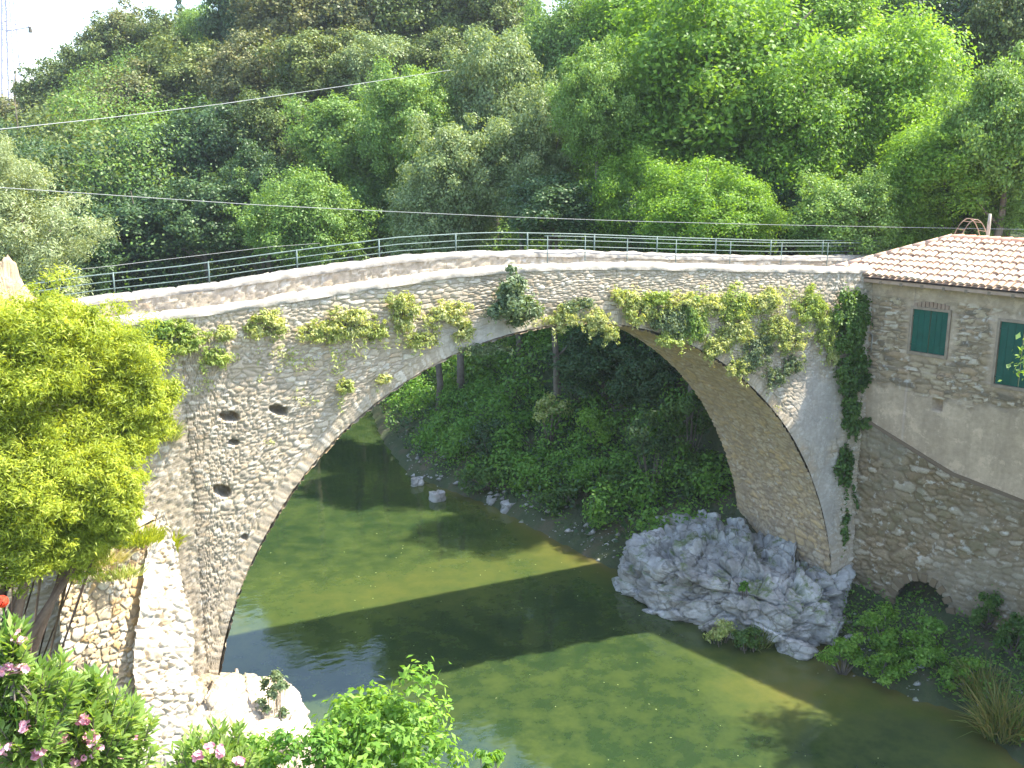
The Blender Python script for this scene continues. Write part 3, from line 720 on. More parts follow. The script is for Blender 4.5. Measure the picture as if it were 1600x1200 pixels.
    mb.add([c0 - UPV * .05, c0 + fd * length - UPV * .05, e2 + fd * length - UPV * .05, e2 - UPV * .05], [(0, 3, 2, 1)])
    mb.build('roof_deck', M['tile'], rf)
    mb = MB()
    for i in range(int((length - k) / .34)):
        a = roof_pt(k + i * .34 - .02, wid) + UPV * .03; b_ = roof_pt(k + i * .34 + .36, wid) + UPV * .045; mb.tube([a, b_], [.10, .115], 10)
    mb.build('ridge_tiles', M['ridge'], rf, True)
    mb = MB(); n = 10
    for i in range(n):
        a = c0 + (roof_pt(k, wid) - c0) * (i / n) + UPV * .04; b_ = c0 + (roof_pt(k, wid) - c0) * ((i + 1.1) / n) + UPV * .055; mb.tube([b_, a], [.085, .10], 8)
    mb.build('hip_tiles', M['tile'], rf, True)
    mb = MB(); mb.box(c0 + fd * length / 2 + fn * .0 - UPV * .10 + run * .05, fd, fn, UPV, length, .05, .10); mb.build('fascia', M['gutter'], h).location = -L
    for i in range(14):
        mb = MB(); mb.box(fac(-.3 + i * .6, ze - .13, oh / 2 - .02), fd, fn, UPV, .08, oh, .09); mb.build('rafter_end', M['wood'], h).location = -L
build_house()

def build_lower_wall():
    base = fac(3, 0, .3); w = empty('retaining_wall', base, 'dark mossy rubble retaining wall under the house with an arched drain', 'retaining wall'); L = w.location
    ss = np.arange(-1.6, 11, .05); top = np.interp(ss, [-1.6, -.4, .5, .95, 3.31, 5.21, 11], [7.6, 6.2, 5.5, 5.31, 4.41, 4.12, 3.6])
    nv = 150; r = np.linspace(0, 1, nv); S = np.repeat(ss[:, None], nv, 1); zb = -1.3
    Z = zb + (top - zb)[:, None] * r[None]
    off = .10 + .055 * (top[:, None] - Z)         # battered
    off = off + .05 * np.exp(-((top[:, None] - Z) / .25) ** 2)
    Ps = f0 + fd * S[..., None] + fn * off[..., None] + UPV * Z[..., None]
    nn = nrm(fn + UPV * .06)
    # arched drain opening
    cs, cz, rw, rh = 2.95, .22, .80, .95
    ins = ((S - cs) / rw) ** 2 + (np.clip(Z - cz, 0, 9) / rh) ** 2
    m = ins[:-1, :-1] > 1; m |= (Z[:-1, :-1] < -1)
    sheet('wall_face', Ps, np.broadcast_to(nn, Ps.shape), S, Z, M['lower'], w, depth=.07, cw=.34, ch=.16, seed=61, plaster=.5 * sstep(.5, .7, fbm(S * .6, Z * .6, seed=2)), mask=m).location = -L
    # top ledge closing the wall to the facade
    V = []; 
    for s_, t_ in zip(ss, top): V += [fac(s_, t_, .20), fac(s_, t_ + .06, -.05)]
    mesh('ledge', V, [(2 * i, 2 * i + 2, 2 * i + 3, 2 * i + 1) for i in range(len(ss) - 1)], M['lower'], w).location = -L
    # drain barrel
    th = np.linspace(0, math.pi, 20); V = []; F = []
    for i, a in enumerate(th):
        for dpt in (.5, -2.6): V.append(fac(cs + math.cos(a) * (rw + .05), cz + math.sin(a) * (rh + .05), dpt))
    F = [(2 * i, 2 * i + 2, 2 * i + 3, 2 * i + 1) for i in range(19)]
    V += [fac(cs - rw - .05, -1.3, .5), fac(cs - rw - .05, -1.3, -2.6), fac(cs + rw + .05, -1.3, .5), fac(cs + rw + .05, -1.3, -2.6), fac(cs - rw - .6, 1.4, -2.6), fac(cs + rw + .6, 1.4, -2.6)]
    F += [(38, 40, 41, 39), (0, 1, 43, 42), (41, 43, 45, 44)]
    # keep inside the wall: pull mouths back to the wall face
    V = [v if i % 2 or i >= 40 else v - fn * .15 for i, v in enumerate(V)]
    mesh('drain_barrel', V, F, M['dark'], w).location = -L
    # voussoirs round the mouth
    mb = MB(); 
    for a in np.linspace(.05, math.pi - .05, 11):
        d_ = np.array([math.cos(a), math.sin(a)]); z_ = cz + d_[1] * (rh + .12); s_ = cs + d_[0] * (rw + .10)
        o_ = .10 + .055 * (4.9 - z_) + .05
        mb.box(fac(s_, z_, o_), fd * d_[0] + UPV * d_[1], fn, -fd * d_[1] + UPV * d_[0], .24, .10, .17)
    mb.build('drain_arch', M['lower'], w).location = -L
build_lower_wall()

# ------------------------------------------------------------------ rocks
def rock(name, outline, center, height, mat, label, seed=1, peak=None, cat='rock', group=None, rough=.35, na=220, nr=80, zb=-1.3, cell=1.0):
    pts = np.array(outline, float); cx, cy = center
    ang = np.arctan2(pts[:, 1] - cy, pts[:, 0] - cx); rad = np.hypot(pts[:, 0] - cx, pts[:, 1] - cy); o = np.argsort(ang); ang, rad = ang[o], rad[o]
    A = np.linspace(-math.pi, math.pi, na, endpoint=False); rr = np.interp(A, np.concatenate([ang - 2 * math.pi, ang, ang + 2 * math.pi]), np.tile(rad, 3))
    t = np.linspace(0.0, 1, nr) ; AA, TT = np.meshgrid(A, t, indexing='ij')
    # t 0..0.7 top surface, 0.7..1 side going down
    rho = np.where(TT < .62, TT / .62 * .90, .90 + .12 * np.sin((TT - .62) / .38 * math.pi / 2))
    X = cx + np.cos(AA) * rr[:, None] * rho; Y = cy + np.sin(AA) * rr[:, None] * rho
    hh = height(X, Y) if callable(height) else height
    Z = np.where(TT < .62, hh * (1 - .30 * (rho / .9) ** 3), 0); edge = hh * .70
    Z = np.where(TT >= .62, edge + (zb - edge) * ((TT - .62) / .38) ** 1.3, Z)
    n = nrm(np.stack([np.cos(AA) * rho ** 2, np.sin(AA) * rho ** 2, 1.1 - rho ** 2 * .9], -1))
    f = fbm(X * .8, Y * .8, Z * .8, seed=seed, oct=5) - .5; rid = 1 - np.abs(2 * fbm(X * .55 + Z * .4, Y * .55 - X * .3, Z * 1.3, seed=seed + 5, oct=4) - 1)
    blk = vnoise(X * 1.1 + .5 * f, Y * 1.1, Z * 1.6, seed=seed + 11); blk = np.floor(blk * 5) / 5
    dsp = rough * (f * .7 + (rid - .8) * .9 + (blk - .5) * 1.3) + rough * .25 * (fbm(X * 3.1, Y * 3.1, Z * 3.1, seed=seed + 3) - .5)
    # blocky strata: cells of a sheared 3D voronoi stand out by different amounts
    sx_ = (X * .95 + Z * .5 + .3 * f) * 1.15; sy_ = (Y * .8 - X * .3) * .95; sz_ = (Z * 1.3 - X * .38 + Y * .2 + .25 * f) * 1.7
    dsp = rough * .12 * (f + (rid - .8))
    for sc_, am_ in ((cell, 1.0), (2.2 * cell, .34), (5.1 * cell, .10)):
        ax_, ay_, az_ = sx_ * sc_, sy_ * sc_, sz_ * sc_; ix, iy, iz = np.floor(ax_), np.floor(ay_), np.floor(az_); f1 = np.full(X.shape, 9.); f2 = np.full(X.shape, 9.); hid = np.zeros(X.shape); tl = np.zeros(X.shape)
        for i in (-1, 0, 1):
            for j in (-1, 0, 1):
                for k in (-1, 0, 1):
                    cx_, cy_, cz_ = ix + i, iy + j, iz + k; r1 = _h(cx_, cy_, cz_, seed + 1); r2 = _h(cx_, cy_, cz_, seed + 2); r3 = _h(cx_, cy_, cz_, seed + 3)
                    ddx, ddy, ddz = ax_ - cx_ - r1, ay_ - cy_ - r2, az_ - cz_ - r3; d_ = np.sqrt(ddx ** 2 + ddy ** 2 + ddz ** 2); mm = d_ < f1
                    f2 = np.where(mm, f1, np.minimum(f2, d_)); f1 = np.where(mm, d_, f1); hid = np.where(mm, r1 * 7.7 % 1, hid); tl = np.where(mm, (r2 - .5) * ddx + (r3 - .5) * ddy + (r1 - .5) * ddz, tl)
        dsp = dsp + rough * am_ * (1.0 * (hid - .5) + 1.0 * tl - .22 * (1 - np.clip((f2 - f1) / .10, 0, 1)))
    V = np.stack([X, Y, Z], -1) + n * dsp[..., None]
    V[:, 0] = V[:, 0].mean(0)
    idx = np.arange(na * nr).reshape(na, nr); nx = np.roll(idx, -1, 0)
    F = np.stack([idx[:, :-1], idx[:, 1:], nx[:, 1:], nx[:, :-1]], -1).reshape(-1, 4)
    ob = mesh(name, V.reshape(-1, 3) - np.array([cx, cy, 0]), F, M[mat]); ob.location = (cx, cy, 0); return tag(ob, label, cat, group)

def hR(X, Y): return 1.05 + .35 * np.exp(-((X - 7.2) ** 2 + (Y - 3.6) ** 2) / 3) - .25 * sstep(0, -2.5, Y) + 0 * X
rock('grey_rock', [(4.3, 3.6), (4.45, 2.2), (4.9, 1.0), (5.5, .2), (6.0, -.9), (6.6, -1.9), (7.4, -2.0), (8.3, -1.7), (9.4, -.9), (10.2, 1), (10, 4), (8.6, 5.6), (6.8, 6.0), (5.2, 5.2)], (7.6, 1.6), hR, 'rock',
     'big jagged grey rock outcrop under the right foot of the arch', 4, rough=.50, na=460, nr=170)
rock('sunlit_rock', [(-6.9, -.9), (-7.2, .2), (-8.2, .6), (-9.6, .4), (-10.2, -.8), (-9.8, -2.4), (-8.4, -3.0), (-7.3, -2.2)], (-8.5, -1.1), lambda X, Y: 1.9 - .25 * (X + 8.5) + 0 * Y, 'rockw',
     'sunlit white rock at the left foot of the arch', 9, rough=.20, cell=1.1)
# small stones at the far waterline
small = [((652, 748), .35, 'flat pale stone in the dark water left of the bank stones'), ((684, 772), .45, 'long pale stone lying in the water before the bank'),
         ((797, 788), .55, 'bright whitish boulder at the shaded bank behind the arch'), ((770, 778), .35, 'small grey stone left of the whitish bank boulder'),
         ((856, 812), .40, 'grey stone half hidden by bank plants near the arch foot'), ((850, 752), .5, 'bluish grey boulder up among the bank ferns'),
         ((955, 832), .45, 'pale stone on the bank beside the big grey rock'), ((975, 850), .5, 'warm sunlit stone next to the big grey rock tip'),
         ((1244, 1012), .18, 'tiny white stone at the waterline under the grey rock'), ((820, 770), .3, 'small white pebble stone between bank plants')]
for i, ((px, py), r_, lab) in enumerate(small):
    r_ *= .62
    p = on_z(px, py + 4, -.35); g = np.random.default_rng(i); a = np.linspace(0, 6.28, 9)[:-1]
    rad = r_ * g.uniform(.7, 1.2, 8) * np.where(np.abs(np.cos(a)) > .5, 1.2, .8)
    rock('bank_stone', [(p[0] + math.cos(t) * q, p[1] + math.sin(t) * q) for t, q in zip(a, rad)], (p[0], p[1]), -.42 + r_ * .7, 'rock', lab, 20 + i, rough=.05, na=60, nr=40, cell=3.0, group='stones along the water edge', zb=-.9)

def shore_gravel():
    g = np.random.default_rng(15); n = 26000; x = g.uniform(0, 13, n); y = g.uniform(-9, 24, n); d = river_sd(x, y); m = (d > -.25) & (d < 1.0 + .6 * g.random(n)) & (fbm(x * .9, y * .9, seed=44) > .46) & (g.random(n) < .35); x, y = x[m], y[m]
    r_ = .02 + .13 * g.random(len(x)) ** 5; z = ground_h(x, y) + r_ * .2; C = np.stack([x, y, z], -1)
    dirs = np.array([(1, 0, 0), (-1, 0, 0), (0, 1, 0), (0, -1, 0), (0, 0, 1), (0, 0, -1)], float); V = (C[:, None] + dirs[None] * (r_[:, None, None] * g.uniform(.6, 1.3, (len(x), 6, 1))) * np.array([1.2, 1, .7])).reshape(-1, 3)
    f = np.array([(0, 2, 4), (2, 1, 4), (1, 3, 4), (3, 0, 4), (2, 0, 5), (1, 2, 5), (3, 1, 5), (0, 3, 5)]); F = (np.arange(len(x))[:, None, None] * 6 + f[None]).reshape(-1, 3)
    tag(mesh('shore_gravel', V, F, M['rock']), 'grey stones and gravel along the waterline', None, None, 'stuff')
shore_gravel()

# ------------------------------------------------------------------ trees
T = [
 # far ridge
 ('oak_tree', 25, 205, 112, 75, 55, 'brown', 'olive brown tree at the foot of the pylon on the skyline'),
 ('oak_tree', 105, 165, 104, 62, 60, 'oak', 'low dark skyline tree just right of the pylon'),
 ('oak_tree', 175, 118, 98, 62, 66, 'oak', 'dark tree on the steep left shoulder of the ridge'),
 ('oak_tree', 205, 72, 100, 55, 50, 'brown', 'highest rounded olive tree of the left skyline'),
 ('oak_tree', 265, 90, 96, 60, 56, 'oak', 'round green ridge tree below the lone conifer'),
 ('conifer_tree', 281, 22, 108, 17, 30, 'conifer', 'lone small dark conifer poking above the ridge'),
 ('oak_tree', 325, 66, 94, 48, 44, 'alder', 'lighter green skyline tree right of the lone conifer'),
 ('oak_tree', 385, 40, 90, 55, 62, 'deep', 'deep green tree at the top where the sky ends'),
 ('oak_tree', 455, 40, 86, 72, 66, 'brown', 'brownish flowering tree at the top edge of the hill'),
 ('oak_tree', 560, 30, 84, 80, 70, 'brown', 'reddish brown tree high on the hill centre'),
 ('oak_tree', 660, 50, 82, 80, 72, 'oak', 'yellowish oak high above the middle of the bridge'),
 ('oak_tree', 750, 40, 80, 70, 70, 'oak', 'oak near the dark gully at the hill top'),
 ('oak_tree', 800, 10, 110, 40, 50, 'deep', 'dark blue green tree seen in the gully at the hill top'),
 ('oak_tree', 300, 140, 84, 70, 60, 'oak', 'sunlit oak on the upper slope above the left cable'),
 ('oak_tree', 395, 125, 78, 65, 62, 'brown', 'olive oak with brown patches at mid slope'),
 ('oak_tree', 490, 120, 74, 70, 62, 'oak', 'rounded oak where the upper cable crosses the slope'),
 ('oak_tree', 590, 120, 72, 62, 56, 'pale', 'pale green crown behind the upper cable'),
 ('oak_tree', 690, 110, 70, 60, 52, 'oak', 'olive oak above the pale alder clump'),
 ('oak_tree', 215, 180, 84, 70, 62, 'brown', 'warm olive tree on the left slope over the shaded ravine'),
 ('oak_tree', 120, 230, 88, 70, 58, 'oak', 'dark tree at the left slope edge under the skyline'),
 ('oak_tree', 40, 265, 84, 70, 60, 'deep', 'shaded tree at the left slope above the willow'),
 # shaded lower slope
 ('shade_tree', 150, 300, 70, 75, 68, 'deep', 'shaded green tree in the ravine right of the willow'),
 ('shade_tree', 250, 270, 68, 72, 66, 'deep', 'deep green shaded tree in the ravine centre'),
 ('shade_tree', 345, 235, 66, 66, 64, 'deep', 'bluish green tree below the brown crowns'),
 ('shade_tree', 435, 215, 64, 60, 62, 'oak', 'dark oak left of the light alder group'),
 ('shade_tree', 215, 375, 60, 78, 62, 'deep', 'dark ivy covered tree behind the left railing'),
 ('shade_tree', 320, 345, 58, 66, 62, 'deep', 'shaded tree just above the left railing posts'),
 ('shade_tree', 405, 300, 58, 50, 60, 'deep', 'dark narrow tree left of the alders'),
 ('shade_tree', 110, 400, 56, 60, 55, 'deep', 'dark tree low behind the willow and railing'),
 # alders mid
 ('alder_tree', 545, 235, 58, 80, 78, 'alder', 'light green alder at the left of the mid group'),
 ('alder_tree', 420, 345, 57, 66, 66, 'alder', 'spreading alder low over the bridge left of centre'),
 ('alder_tree', 640, 195, 54, 75, 80, 'alder', 'bright alder crown under the upper cable end'),
 ('alder_tree', 590, 335, 56, 74, 74, 'alder', 'leafy alder right above the bridge centre railing'),
 ('alder_tree', 715, 285, 46, 78, 92, 'pale', 'pale silvery alder standing over the bridge crown'),
 ('alder_tree', 775, 155, 55, 72, 95, 'pale', 'tall pale green tree left of the big walnut'),
 ('alder_tree', 860, 230, 45, 62, 90, 'pale', 'greyish green tree touching the walnut crown'),
 ('alder_tree', 900, 90, 62, 80, 85, 'alder', 'green hillside tree above the greyish alder'),
 ('shade_tree', 870, 330, 40, 75, 52, 'deep', 'dark shaded bush tree low between alder and walnut'),
 # walnut and right
 ('walnut_tree', 1120, 150, 44, 165, 150, 'walnut', 'huge bright green walnut crown right of centre'),
 ('walnut_tree', 1010, 230, 43, 100, 95, 'walnut', 'left flank crown of the walnut thicket'),
 ('walnut_tree', 1255, 215, 42, 110, 105, 'walnut', 'dense walnut crown above the dark trunk hollow'),
 ('walnut_tree', 1090, 335, 36, 90, 72, 'walnut', 'low drooping walnut bough tree just behind the railing'),
 ('walnut_tree', 1385, 170, 45, 115, 110, 'walnut', 'bright leafy tree above the house roof peak'),
 ('walnut_tree', 1320, 345, 36, 72, 66, 'alder', 'green bush tree left of the roof behind the railing'),
 ('walnut_tree', 1250, 50, 56, 110, 80, 'walnut', 'upper slope green tree above the walnut'),
 ('walnut_tree', 1010, 50, 60, 90, 75, 'walnut', 'upper slope tree right of the hill gully'),
 ('alder_tree', 1480, 260, 38, 95, 75, 'walnut', 'sunlit yellow green tree directly over the tile roof'),
 ('alder_tree', 1575, 220, 37, 75, 105, 'alder', 'upright green tree at the picture right edge over the roof'),
 ('shade_tree', 1500, 60, 60, 80, 85, 'deep', 'dark evergreen mass at the upper right corner'),
 ('shade_tree', 1585, 55, 56, 60, 80, 'oak', 'olive tree in the upper right corner'),
 ('alder_tree', 1400, 30, 62, 70, 60, 'alder', 'green tree top near the dark evergreen mass'),
 ('alder_tree', 1150, 20, 70, 90, 60, 'alder', 'topmost green slope tree over the walnut'),
 # through the arch
 ('shade_tree', 700, 560, 57, 90, 52, 'alder', 'leafy tree with leaning trunks seen left through the arch'),
 ('shade_tree', 830, 550, 54, 75, 50, 'deep', 'dark tree hanging under the arch crown behind'),
 ('shade_tree', 940, 560, 40, 70, 52, 'deep', 'dark green crown seen under the highest part of the arch'),
 ('shade_tree', 1020, 600, 38, 60, 60, 'deep', 'shaded crown close to the inside of the arch right curve'),
]
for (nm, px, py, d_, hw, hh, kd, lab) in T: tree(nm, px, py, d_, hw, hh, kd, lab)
tree('riverside_tree', 1870, 600, 25.3, 160, 130, 'alder', 'leafy tree at the right picture edge shading the water', group=None)
# willow left, behind the bridge
T += [('alder_tree', 935, 165, 41, 66, 80, 'alder', 'leafy tree bridging the greyish alder and the walnut flank'),
 ('alder_tree', 815, 270, 45, 66, 74, 'pale', 'pale leafy tree directly above the parapet crest'),
 ('walnut_tree', 985, 320, 40, 72, 80, 'walnut', 'green tree low behind the railing left of the drooping bough')]
T += [('roadside_tree', 1215, 325, 41, 66, 62, 'deep', 'shadowy low tree in the hollow between the two drooping boughs'),
 ('roadside_tree', 1150, 350, 37, 60, 60, 'walnut', 'low green bush tree behind the railing under the walnut'),
 ('roadside_tree', 1420, 340, 38, 60, 62, 'walnut', 'low leafy tree just left of the roof peak'),
 ('roadside_tree', 1500, 330, 40, 60, 40, 'deep', 'dark low tree behind the garden arch'),
 ('roadside_tree', 1580, 325, 38, 50, 45, 'alder', 'low tree above the roof at the picture edge'),
 ('roadside_tree', 1030, 350, 39, 50, 50, 'deep', 'dark low bush tree behind the railing centre right'),
 ('alder_tree', 480, 355, 50, 76, 74, 'alder', 'low bright alder just above the left half of the railing'),
 ('alder_tree', 680, 350, 46, 70, 74, 'pale', 'pale silvery tree touching the railing left of the crest')]
for (nm, px, py, d_, hw, hh, kd, lab) in T[-11:]: tree(nm, px, py, d_, hw, hh, kd, lab)
tree('willow_tree', 40, 370, 34, 100, 92, 'willow', 'pale silvery willow behind the left end of the bridge', group=None)
tree('willow_tree', -20, 300, 35, 60, 75, 'willow', 'taller yellowish willow crown cut by the left picture edge', group=None)

# far hill mass behind everything: ground covered by scrub
def scatter(name, n, xr, yr, size, mat, label, hz=.6, cond=None, seed=1, wfac=.6):
    g = np.random.default_rng(seed); x = g.uniform(*xr, n); y = g.uniform(*yr, n); d = river_sd(x, y); m = d > .05
    if cond is not None: m &= cond(x, y, d)
    x, y = x[m], y[m]; z = ground_h(x, y); cl = fbm(x * .8, y * .8, seed=seed, oct=3); z = z + g.random(len(x)) ** 1.5 * hz * (cl * 2.2) - .05
    Nn = nrm(g.normal(size=(len(x), 3)) * .7 + np.array([0, -.2, .8]))
    o = leaf_mesh(name, np.stack([x, y, z], -1), Nn, size * g.uniform(.6, 1.4, len(x)), size * wfac * g.uniform(.6, 1.4, len(x)), M[mat]); return tag(o, label, None, None, 'stuff')
def woods(name, nb, xr, yr, hmax, size, mat, label, per=170, cond=None, seed=1, rb=(1.0, 2.4)):
    g = np.random.default_rng(seed); x = g.uniform(*xr, nb); y = g.uniform(*yr, nb); d = river_sd(x, y); m = d > .5
    if cond is not None: m &= cond(x, y, d)
    x, y = x[m], y[m]; r = g.uniform(*rb, len(x)); z = ground_h(x, y) + g.random(len(x)) * hmax
    i = np.repeat(np.arange(len(x)), per); q = nrm(g.normal(size=(len(i), 3)) + np.array([0, 0, .3])); rr = r[i] * (.5 + .5 * g.random(len(i)))
    P_ = np.stack([x, y, z], -1)[i] + q * rr[:, None]; Nn = nrm(q + g.normal(size=q.shape) * .55 + np.array([0, 0, .3]))
    o = leaf_mesh(name, P_, Nn, size * g.uniform(.6, 1.4, len(i)), size * .62 * g.uniform(.6, 1.4, len(i)), M[mat], droop=.15); return tag(o, label, None, None, 'stuff')
woods('hillside_woods', 1500, (-75, 60), (42, 120), 4.0, .28, 'oak', 'dark wooded mass filling the hillside between the trees', seed=31, per=260, rb=(1.5, 3.2))
woods('ravine_thicket', 620, (-30, 6), (31, 48), 4.0, .21, 'deep', 'shaded thicket of the ravine behind the river bend', seed=32, per=320)
woods('midslope_woods', 700, (-8, 50), (36, 75), 5.0, .20, 'alder', 'soft green wooded mass filling the middle slope', seed=36, per=380, rb=(1.4, 3.0))
woods('slope_thicket', 700, (4, 40), (9, 44), 3.4, .20, 'alder', 'green thicket on the slope behind the right half of the bridge', seed=33, cond=lambda x, y, d: (d > 4), rb=(.8, 1.9), per=260)
woods('river_bend_thicket', 300, (-16, 9), (30, 40), 1.2, .20, 'ivy', 'leafy growth hanging over the water at the river bend', seed=37, per=260, cond=lambda x, y, d: (d < 5), rb=(.7, 1.5))
woods('bank_thicket', 520, (2, 16), (4, 36), 1.0, .15, 'fresh', 'leafy thicket on the bank seen through the arch', seed=34, cond=lambda x, y, d: (d > .8) & (d < 7) & ((x < 9.6) | (y > 8)), rb=(.5, 1.1), per=260)
scatter('hillside_scrub', 90000, (-60, 60), (36, 110), .26, 'oak', 'dark scrub covering the wooded hillside', 2.2, seed=2)
scatter('far_bank_undergrowth', 60000, (-25, 22), (5, 48), .20, 'deep', 'shaded undergrowth on the bank behind the bridge', 1.0, seed=3, cond=lambda x, y, d: (d > .3))
scatter('bank_herbs', 16000, (3, 14), (3.5, 26), .13, 'fresh', 'fresh green herbs along the bank seen under the arch', .5, seed=4, cond=lambda x, y, d: (d > .2) & (d < 5) & (fbm(x * .6, y * .6, seed=8) > .47))
scatter('front_bank_weeds', 14000, (6, 13), (-12, 0), .11, 'fresh', 'weeds on the shaded bank below the retaining wall', .45, seed=5, cond=lambda x, y, d: (d < 3.2) & (fbm(x * .9, y * .9, seed=8) > .42))
scatter('left_bank_growth', 60000, (-22, -5), (-20, 0), .11, 'oleander', 'green growth covering the left river bank', .7, seed=6, cond=lambda x, y, d: (d > .2) & (np.hypot(x - CAM[0], y - CAM[1]) > 2.5) & ~((x > -12.2) & (y > -3.4)))

# shrubs ------------------------------------------------------------------
def shrub(name, c, rad, mat, label, n=2500, L=.10, Wd=.05, cat='shrub', group=None, blobs=16, seed=0, blob=(.28, .5), low=-.9, shell=.35, stem=True, droop=.2, base=None, up=None, smat='bark', strands=0):
    c = np.array(c, float); P_, N_, bc, br_ = crown_points(blobs, n, rad=rad, blob=blob, low=low, seed=seed, shell=shell)
    g = np.random.default_rng(seed); base = np.array(base if base is not None else (c[0], c[1], c[2] - rad[2])); e = empty(name, base, label, cat, group)
    if strands:
        ps = []
        for k in range(strands):
            q = np.array([g.uniform(-1, 1) * rad[0], -rad[1] * g.uniform(0, .6), g.uniform(-.6, .3) * rad[2]]); ln = g.uniform(.2, .8) * (rad[2] + .25); m_ = int(ln * 70); tt = np.sort(g.random(m_))[:, None]
            ps.append(q + tt * np.array([g.uniform(-.35, .35) * ln, .0, -ln]) + g.normal(size=(m_, 3)) * .035)
        ps = np.vstack(ps); P_ = np.vstack([P_, ps]); N_ = np.vstack([N_, nrm(g.normal(size=ps.shape) * .6 + np.array([0, -.6, .5]))]); n = len(P_)
    lf = leaf_mesh('leaves', P_, N_, L * g.uniform(.6, 1.4, n), Wd * g.uniform(.6, 1.3, n), M[mat], e, droop=droop, up=up); lf.location = c - base
    if stem:
        mb = MB()
        for b in bc[:12]:
            q = c - base + b; mb.tube([(0, 0, 0), q * .45 + g.normal(size=3) * .03, q], [.02 + .02 * max(rad), .012 + .01 * max(rad), .004], 5)
        mb.build('stems', M[smat], e, True)
    return e
def wall_plant(px, py, rpx, rpy, mat, label, y=-.16, n=900, L=.085, Wd=.032, group='plants growing out of the bridge wall', seed=0, thick=.17, name='wall_plant', droop=.35, **k):
    c = on_y(px, py, y); m = abs(c[1] - CAM[1]) / F_PX / .95
    return shrub(name, c, (rpx * m * 1.35, thick, rpy * m * 1.3), mat, label, n=int(n * 2.4), L=L, Wd=Wd, cat='plant', group=group, seed=seed or int(px), base=(c[0], .0, c[2]), blobs=60, blob=(.07, .36), droop=droop, shell=.1, strands=int(1 + rpx * m * 4), **k)
shrub('wall_bush', on_y(806, 463, -.45), (.78, .50, .75), 'greybush', 'big grey green bush hanging from the bridge wall over the arch crown', n=5200, L=.12, Wd=.045, seed=5, cat='bush', base=on_y(820, 480, 0), blobs=26, blob=(.2, .38))
WP = [
 (415, 511, 28, 20, 'yellowish', 'yellow green tuft on the wall left of the two yellow clumps', 900),
 (540, 512, 44, 26, 'yellowish', 'wide yellow clump on the wall left of centre', 1500),
 (634, 488, 24, 34, 'yellowish', 'tall yellow tuft hanging left of the big grey bush', 1100),
 (697, 494, 34, 22, 'yellowish', 'faded yellow tuft between the tall tuft and the big bush', 1000),
 (283, 532, 34, 24, 'limeweed', 'lime green clump near the left end of the wall', 1200),
 (222, 543, 22, 26, 'oleander', 'green tuft beside the yellow tree on the wall', 800),
 (337, 560, 18, 14, 'limeweed', 'small lime tuft below the lime clump', 400),
 (352, 522, 14, 12, 'yellowish', 'tiny yellow sprig left of the tufts', 250),
 (540, 606, 14, 12, 'yellowish', 'little faded sprig above the arch ring on the left', 220),
 (600, 592, 10, 9, 'yellowish', 'tiny sprig close to the arch ring', 160),
 (760, 545, 34, 10, 'greybush', 'thin trailing stems under the big grey bush', 380),
 (880, 495, 26, 24, 'yellowish', 'pale clump right of the big bush above the arch crown', 1000),
 (935, 505, 24, 22, 'yellowish', 'bleached trailing clump over the arch crown', 900),
 (955, 522, 14, 16, 'yellowish', 'small tuft dangling into the arch opening', 350),
 (1000, 487, 34, 26, 'yellowish', 'yellow clump where the soffit begins to show', 1200),
 (1045, 500, 34, 30, 'greybush', 'greyish tuft on the right haunch', 1200),
 (1085, 505, 26, 40, 'oleander', 'green hanging tuft over the soffit edge', 1100),
 (1120, 545, 30, 22, 'yellowish', 'sunbleached tuft drooping along the arch ring', 900),
 (1150, 480, 36, 32, 'limeweed', 'lime green clump high on the right haunch', 1300),
 (1195, 470, 36, 26, 'yellowish', 'yellow clump under the parapet on the right', 1200),
 (1185, 555, 34, 34, 'greybush', 'grey green tuft low on the right haunch', 1100),
 (1215, 515, 30, 30, 'yellowish', 'faded tuft between the right clumps', 900),
 (1265, 480, 40, 34, 'limeweed', 'bright lime clump beside the shaded ivy', 1700),
 (1290, 520, 24, 44, 'limeweed', 'lime trail hanging down next to the ivy', 1300),
 (1300, 560, 14, 20, 'yellowish', 'pale tip of the trail by the ivy', 400),
 (1240, 570, 22, 16, 'greybush', 'thin grey growth under the lime trail', 420),
]
def wall_weeds():
    g = np.random.default_rng(77); n = 60000; x = g.uniform(-11, 9.3, n); z = g.uniform(5.5, 10.3, n); zt_ = ztop(x)
    dens = fbm(x * 1.5, z * 1.8, seed=90) + .22 * np.exp(-((x - 5.2) / 3.0) ** 2 - ((z - 8.8) / 1.0) ** 2) + .10 * np.exp(-((z - (zt_ - 1.25)) / .5) ** 2) - .02 * np.abs(x < -1)
    m = (dens > .69 + .10 * g.random(n)) & (np.hypot(x, z) > RA + .05) & (z < zt_ - .35); x, z = x[m], z[m]
    C = np.stack([x, -.05 - .10 * g.random(len(x)) ** 2, z], -1); Nn = nrm(g.normal(size=C.shape) * .6 + np.array([0, -.7, .5]))
    o = leaf_mesh('creeping_weeds', C, Nn, .07 * g.uniform(.6, 1.4, len(x)), .028 * g.uniform(.6, 1.4, len(x)), M['yellowish'], droop=.3); tag(o, 'thin pale weeds creeping between the bridge stones', None, None, 'stuff')
wall_weeds()
